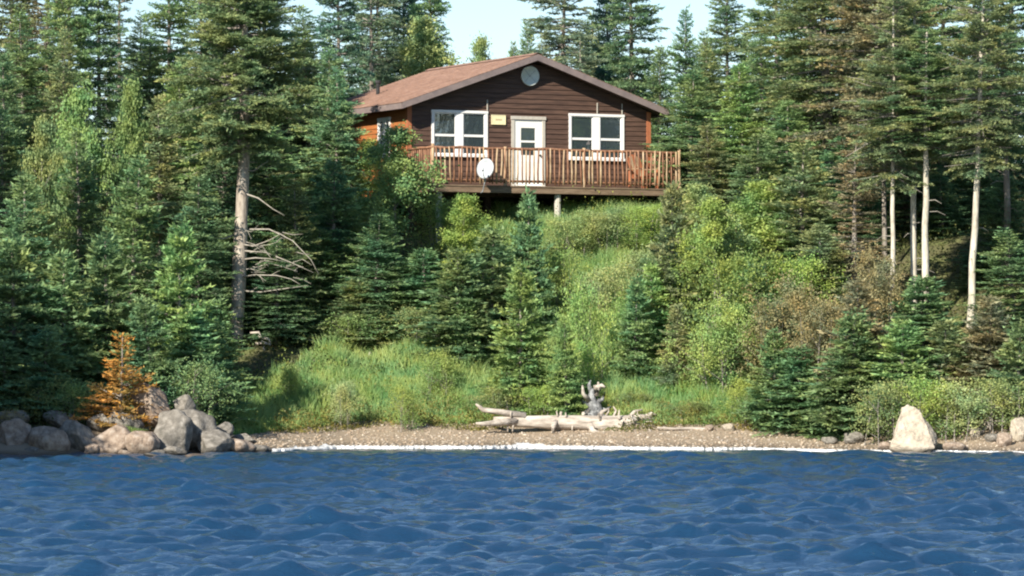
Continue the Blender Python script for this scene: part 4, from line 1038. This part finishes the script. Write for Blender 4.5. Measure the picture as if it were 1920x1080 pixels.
# young firs in the meadow
for a in [
    ('young1', 976, 104.2, 492, 125, 'bright', 'well shaped young fir standing alone at the meadow middle'),
    ('young3', 985, 109.5, 360, 100, 'deep', 'dark shaded fir behind the lone young fir'),
    ('young2', 920, 108.5, 430, 150, 'mid', 'fir left of the lone young fir up the slope'),
    ('young3', 1062, 102.8, 598, 70, 'bright', 'slim small sapling fir right of the lone young fir'),
    ('young1', 860, 107.5, 470, 170, 'mid', 'green fir below the yellowish leafy shrub'),
    ('young2', 800, 109.5, 470, 180, 'deep', 'dark fir over the bare bank in the middle'),
    ('young1', 1500, 99.8, 655, 170, 'deep', 'dense dark low fir hanging over the beach'),
    ('young2', 1455, 100.5, 620, 110, 'mid', 'low fir between the tall grass and the dark shore fir'),
    ('young3', 1600, 98.5, 585, 180, 'mid', 'broad low fir above the shaded stones'),
    ('young1', 1690, 98, 600, 170, 'bright', 'bright low fir above the big pale boulder'),
    ('young2', 1770, 98.5, 605, 150, 'olive', 'olive low fir right of the fir above the boulder'),
    ('young3', 1850, 98.5, 560, 160, 'brown', 'brown tinged fir below the leaning trunk'),
    ('young1', 1905, 97, 600, 130, 'mid', 'low fir at the right edge above the driftwood'),
    ('young3', 1375, 104.5, 540, 120, 'mid', 'small fir at the upper right edge of the tall grass'),
    ('young2', 1550, 98.6, 715, 100, 'mid', 'tiny spreading fir at the beach edge'),
    ('young1', 1270, 104.5, 570, 70, 'olive', 'tiny olive fir at the top of the tall grass'),
    ('young2', 480, 109.5, 560, 140, 'deep', 'dark fir in the shade right of the big trunk foot'),
    ('young1', 580, 110.0, 540, 150, 'mid', 'fir at the back of the shaded grass under the dead branches'),
    ('young3', 670, 109.2, 520, 150, 'olive', 'olive fir at the back of the shaded grass'),
    ('young2', 740, 109.5, 500, 140, 'deep', 'dark fir below the leafy tree near the bank'),
    ('young1', 870, 106.8, 560, 90, 'mid', 'small fir close on the left of the lone young fir'),
    ('young3', 400, 103.5, 560, 120, 'mid', 'fir in front of the left side of the big trunk foot'),
    ('young1', 1312, 106.5, 425, 110, 'mid', 'green fir on the slope between two light shrubs right of the clearing'),
    ('young2', 1420, 104.0, 500, 120, 'mid', 'green fir in the leafy thicket above the tall grass'),
    ('young3', 1190, 105.0, 520, 90, 'mid', 'fir on the right border of the grassy clearing'),
    ('young1', 1480, 103.0, 540, 120, 'olive', 'olive fir beside the reddish brown shrub'),
]: T_(*a, group=G4)
# broadleaved trees
for a in [
    ('birch1', 745, 112.0, 240, 150, 'mid', 'light green leafy tree in front of the cabin left corner'),
    ('birch2', 785, 135, 38, 150, 'pale', 'light green rounded tree rising over the left roof slope'),
    ('birch3', 868, 111.5, 366, 90, 'yel', 'yellowish leafy shrub under the left part of the deck'),
    ('birch1', 155, 106.5, 165, 110, 'mid', 'pale leafy sapling among the left spruces'),
    ('birch2', 245, 107, 162, 100, 'mid', 'second pale leafy sapling left of the olive spruce'),
    ('birch3', 80, 102, 225, 90, 'olive', 'yellow-green sapling with a thin pale stem near the left edge'),
    ('birch1', 1340, 106, 375, 120, 'yel', 'yellowish leafy sapling with a pale stem right of the clearing'),
    ('birch2', 1420, 109, 345, 170, 'bright', 'leafy bright thicket on the slope right of the deck'),
    ('birch3', 690, 115, 262, 80, 'yel', 'leafy sapling before the cabin side wall'),
    ('birch3', 1300, 112.5, 345, 110, 'pale', 'pale twiggy sapling at the right deck corner'),
    ('birch1', 905, 143, 70, 80, 'pale', 'pale yellowish leafy tree just over the left roof slope'),
]: T_(*a, group=G5, bark='bark_pale')
# bushes
for a in [
    ('scrub1', 1085, 115.0, 395, 120, 'pale', 'pale olive shrub at the top of the clearing by the deck post'),
    ('scrub2', 1150, 115.0, 378, 130, 'pale', 'pale shrub under the middle of the deck'),
    ('scrub3', 1210, 114.5, 385, 120, 'yel', 'yellow-green shrub under the right part of the deck'),
    ('scrub2', 1320, 109, 430, 150, 'pale', 'pale shrub on the slope below the right deck corner'),
    ('scrub3', 1385, 104.5, 470, 160, 'yel', 'leafy shrub on the right side of the clearing'),
    ('scrub1', 1470, 103, 520, 150, 'brown', 'reddish brown shrub on the lower right slope'),
    ('scrub3', 1540, 101, 560, 150, 'brown', 'rusty shrub between the low firs on the right'),
    ('scrub1', 1630, 103.5, 470, 130, 'brown', 'rusty brown bush at the foot of the slender trunks'),
    ('bush2', 930, 103.4, 728, 90, 'olive', 'low weedy bush just left of the log'),
    ('bush3', 1010, 103.4, 722, 90, 'yel', 'low yellowish bush behind the middle of the log'),
    ('bush1', 1190, 103.2, 735, 90, 'olive', 'low olive bush right of the grey stump'),
    ('bush2', 1300, 101.8, 752, 80, 'olive', 'small olive bush over the thin pole'),
    ('bush3', 1650, 96.5, 715, 130, 'olive', 'olive bush on the bank left of the big boulder'),
    ('bush1', 1740, 96.3, 712, 120, 'yel', 'yellowish bush behind the big pale boulder'),
    ('bush2', 1800, 96.3, 722, 130, 'pale', 'dry tan bush on the bank right of the big boulder'),
    ('bush3', 1880, 96.3, 712, 120, 'olive', 'olive bush on the bank near the right edge'),
    ('bush1', 60, 95.0, 700, 120, 'olive', 'greyish bush above the leftmost boulders'),
    ('bush2', 140, 94.8, 720, 110, 'deep', 'dark bush behind the rounded boulders'),
    ('bush3', 350, 96.4, 680, 130, 'deep', 'dark bush right behind the left boulder pile'),
    ('bush1', 250, 93.0, 800, 50, 'yel', 'small yellowish plant growing between the left boulders'),
    ('bush2', 20, 93.4, 770, 60, 'brown', 'brown dry bush on the leftmost boulder'),
    ('bush3', 700, 109.5, 560, 110, 'grey', 'grey twiggy shrub in the shade right of the big trunk branches'),
    ('bush1', 875, 107.6, 590, 100, 'pale', 'dry tan shrub on the bare bank'),
    ('bush2', 560, 109, 575, 130, 'deep', 'dark bush in deep shade by the big trunk'),
    ('bush3', 650, 108.5, 590, 120, 'mid', 'green bush at the back of the shaded grass'),
    ('bush1', 770, 108.5, 575, 110, 'olive', 'olive bush on the shaded bank'),
    ('scrub3', 838, 114.0, 372, 110, 'yel', 'yellow leafy shrub before the left deck post'),
    ('scrub2', 900, 113.5, 395, 110, 'yel', 'yellow-green shrub below the satellite dish'),
    ('bush2', 1105, 105.5, 545, 60, 'bright', 'small bright plant in the middle of the clearing'),
    ('scrub1', 1290, 107.0, 470, 150, 'yel', 'rounded light shrub right of the thin olive spruce'),
    ('scrub3', 1500, 105.0, 480, 150, 'yel', 'yellow-green shrub left of the rusty one on the right slope'),
    ('scrub1', 1350, 103.5, 560, 130, 'bright', 'bright shrub just above the right end of the tall grass'),
    ('scrub2', 1225, 109.5, 440, 120, 'pale', 'pale shrub at the right border of the clearing'),
    ('bush1', 1130, 109.5, 500, 90, 'pale', 'low pale bush in the upper clearing'),
    ('bush2', 1065, 110.5, 470, 80, 'yel', 'low yellow-green bush at the left border of the clearing'),
    ('bush3', 1185, 106.5, 560, 80, 'bright', 'low bright bush at the right border of the lower clearing'),
    ('bush1', 820, 104.8, 660, 70, 'bright', 'small leafy plant in the grass left of the lone fir'),
    ('bush2', 540, 103.0, 690, 60, 'yel', 'pale weed clump in the left part of the grass'),
    ('bush3', 640, 102.2, 715, 60, 'pale', 'dry weed clump in the middle of the grass'),
    ('bush1', 760, 101.8, 725, 60, 'yel', 'yellowish weed clump above the beach left of the log'),
    ('bush2', 1380, 101.5, 715, 70, 'yel', 'weed clump in the right part of the tall grass'),
    ('bush3', 1100, 104.0, 640, 60, 'bright', 'small leafy clump right of the slim sapling'),
]: T_(*a, group=G6)
# the dead orange fir
df = T_('dead1', 226, 93.9, 622, 135, 'rust', 'small dead orange-brown fir on the left boulders', name='dead_fir')
# big old spruce with bare lower trunk
bx, bd_ = X(441, 107.6), 107.6
OZ = gz(bx, bd_); HT = CAM_H + (652 + 90)*bd_/FPX - OZ
big = empty('big_old_spruce', (bx, bd_, OZ), 0, label='big old spruce with a thick bare pale trunk left of the meadow', cat='spruce')
cr, wd, H0, R0, ln = spruce('big', 991, HT, 2.7, 0.50, 0.27, 11, -4, 24, 0.40, 0.42, 0.22, 0.06, sp=.04, tw=.06, holes=.05)
c = link('crown', cr, big); c.color = (1.0, .95, .95, 1); link('branches', wd, big)
def bp(px, py, dy=0.): return Vector((X(px, bd_) - bx, dy, CAM_H + (652 - py)*bd_/FPX - OZ))
c.location = (.12, 0, 0)
random.seed(44)
MB().tube([bp(440, 720), bp(441, 660), bp(444, 600), bp(447, 540), bp(450, 470), bp(453, 400), bp(456, 330), bp(458, 280), bp(459, 200), bp(458, 120), bp(460, 40), bp(460, -30)],
          [.27, .225, .205, .20, .19, .175, .16, .15, .13, .11, .07, .02], 12, True, .07).build('trunk', M['bark_pale'], big, True)
for pts in [((458,292),(480,288),(500,284)), ((460,322),(478,320),(495,308),(505,305)), ((462,364),(485,372),(512,392),(535,405)), ((452,458),(475,462),(505,452),(528,440)),
            ((452,487),(480,484),(510,486),(540,492)), ((450,506),(475,504),(505,494),(530,500),(560,510)), ((450,520),(480,516),(520,517),(548,524),(565,534)), ((450,545),(490,548),(540,541),(580,536)),
            ((452,470),(500,474),(545,492),(590,512)), ((455,430),(505,430),(550,452),(585,488),(600,515)), ((440,440),(420,448),(400,446)), ((452,535),(440,520),(415,512)), ((460,250),(440,245),(425,240))]:
    m_ = len(pts); MB().tube([bp(a, b_, -.15*i + random.uniform(-.12, .1)) for i, (a, b_) in enumerate(pts)], [max(.006, .026*(1 - i/m_)) for i in range(m_)], 5, True, .15).build('dead_branch', M['dead_twig'], big, True)
for k in range(26):      # fine forked dead twigs
    a_ = random.uniform(455, 560); b_ = random.choice([458, 487, 500, 510, 520, 545, 472, 440]) + random.uniform(-8, 8); L_k = random.uniform(14, 40)
    MB().tube([bp(a_, b_, -.25), bp(a_ + L_k*.5, b_ + random.uniform(-9, 5), -.3), bp(a_ + L_k, b_ + random.uniform(-12, 14), -.4)], [.012, .009, .004], 4).build('dead_twig', M['dead_twig'], big)
# slender bare trunks of the right wood, their crowns high up
def bare(px0, y0, px1, ytop, d, r, hue, label, key, wpx, bark='bark_light', ybot=290):
    x0 = X(px0, d); z0 = gz(x0, d); zt = CAM_H + (652 - ytop)*d/FPX; h = zt - z0
    root = empty('slender_spruce', (x0, d, z0), 0, label=label, cat='spruce', group='spruces with bare slender trunks on the right')
    x1 = X(px1, d) - x0; rr = random.Random(px0)
    pts = [(x1*f + rr.gauss(0, .012), rr.gauss(0, .012), -0.3 + (h + .3)*f) for f in [i/12 for i in range(13)]]
    MB().tube(pts, [r*(1.15 - .15*min(1, i/2))*(1 - .75*i/12) for i in range(13)], 10, True, .05).build('trunk', M[bark], root, True)
    cr, wd, H, Rr, ln = proto(key)
    hb = CAM_H + (652 - ybot + 15)*d/FPX - z0; sz = (h - hb)/(H*.68); sx = wpx*d/FPX/2/Rr*1.35; h_ = HUE[hue]
    for nm, me in (('crown', cr), ('branches', wd)):
        o = link(nm, me, root); o.scale = (sx, sx, sz); o.location = (x1*.8, 0, h - H*sz); o.color = (*h_, 1); o.rotation_euler = (0, 0, rr.uniform(0, 6))
    for k in range(5):
        f = rr.uniform(.2, .6); a = rr.uniform(0, 2*pi); L = rr.uniform(.2, .6); p0 = Vector((x1*f, 0, h*f))
        MB().tube([p0, p0 + Vector((cos(a)*L*.6, sin(a)*L*.6, .02)), p0 + Vector((cos(a)*L, sin(a)*L, -.08))], [.014, .01, .004], 4).build('dead_branch', M['dead_twig'], root)
bare(1672, 600, 1676, -20, 104.5, .085, 'olive', 'slender trunk leftmost of the bare trunks on the right', 'old2', 170, ybot=330)
bare(1712, 600, 1716, -30, 105.5, .105, 'mid', 'straight bare trunk left one of the close pair', 'old3', 150)
bare(1734, 610, 1737, 60, 104.0, .125, 'mid', 'thicker pale trunk right one of the close pair', 'old1', 150, ybot=285)
bare(1818, 620, 1846, -70, 103.5, .115, 'olive', 'tall pale trunk leaning right near the right edge', 'old2', 170, ybot=300)
bare(1893, 560, 1878, 60, 107.5, .12, 'deep', 'dark shaded trunk nearest the right edge', 'old3', 150, 'bark', ybot=290)
# trees outside the frame on the left point, whose shade falls on the boulders
for (x_, y_, h_), q_ in zip(((-14.2, 86.6, 5.0), (-16.4, 84.6, 10), (-15.6, 88.6, 8.0), (-18.5, 83, 10), (-18.0, 87, 10.5)), ('nearest the boulders', 'at the outer tip', 'behind the boulders', 'farthest out', 'in the second row')):
    tree('tall2', x_, y_, h_, 3.6, 'mid', 'spruce on the shore point beyond the left edge, ' + q_, G1)
for (x_, y_, h_), q_ in zip(((-18.5, 99, 10), (-19.5, 106, 11), (17.8, 104, 9), (19.5, 112, 10), (-21, 113, 11)), ('left edge, near row', 'left edge, middle row', 'right edge, near row', 'right edge, back row', 'left edge, back row')):
    tree('tall3', x_, y_, h_, 3.6, 'mid', 'spruce in the wood beyond the ' + q_, G2 if x_ > 0 else G1)

# far wood that closes the gaps low down: one mass
def wood(n, seed):
    rr = random.Random(seed); src = [proto('mid1')[0], proto('mid2')[0]]
    Vs, Ts = [], []
    for me in src:
        v = np.empty(len(me.vertices)*3, np.float32); me.vertices.foreach_get('co', v); t = np.empty(len(me.vertices), np.float32); me.attributes['tint'].data.foreach_get('value', t)
        v = v.reshape(-1, 3, 3); t = t.reshape(-1, 3); k = np.random.default_rng(1).random(len(v)) < .35
        c_ = v[k].mean(1, keepdims=True); Vs.append(c_ + (v[k] - c_)*1.7); Ts.append(t[k])
    VV, TT = [], []
    for i in range(n):
        d = rr.uniform(146, 178); x = X(rr.uniform(-120, 2040), d); z = gz(x, d); yt = rr.uniform(70, 150)
        h = CAM_H + (652 - yt)*d/FPX - z; s = h/6.5; a = rr.uniform(0, 6.28); v = Vs[i % 2].reshape(-1, 3)*np.array([s*1.15, s*1.15, s])
        q = np.stack([v[:, 0]*cos(a) - v[:, 1]*sin(a) + x, v[:, 0]*sin(a) + v[:, 1]*cos(a) + d, v[:, 2] + z], 1)
        VV.append(q); TT.append(Ts[i % 2].ravel()*.8)
    V = np.concatenate(VV); return np_mesh('far_wood', V, np.arange(len(V)).reshape(-1, 3), M['needle'], np.concatenate(TT))
fwd = link('far_wood', wood(34, 3)); fwd.color = (.85, .95, 1.0, 1)
tag(fwd, 'dark mass of conifers far behind the cabin', kind='stuff')
print('tris', sum(len(m.polygons) for m in bpy.data.meshes), 'objects', len(bpy.data.objects))
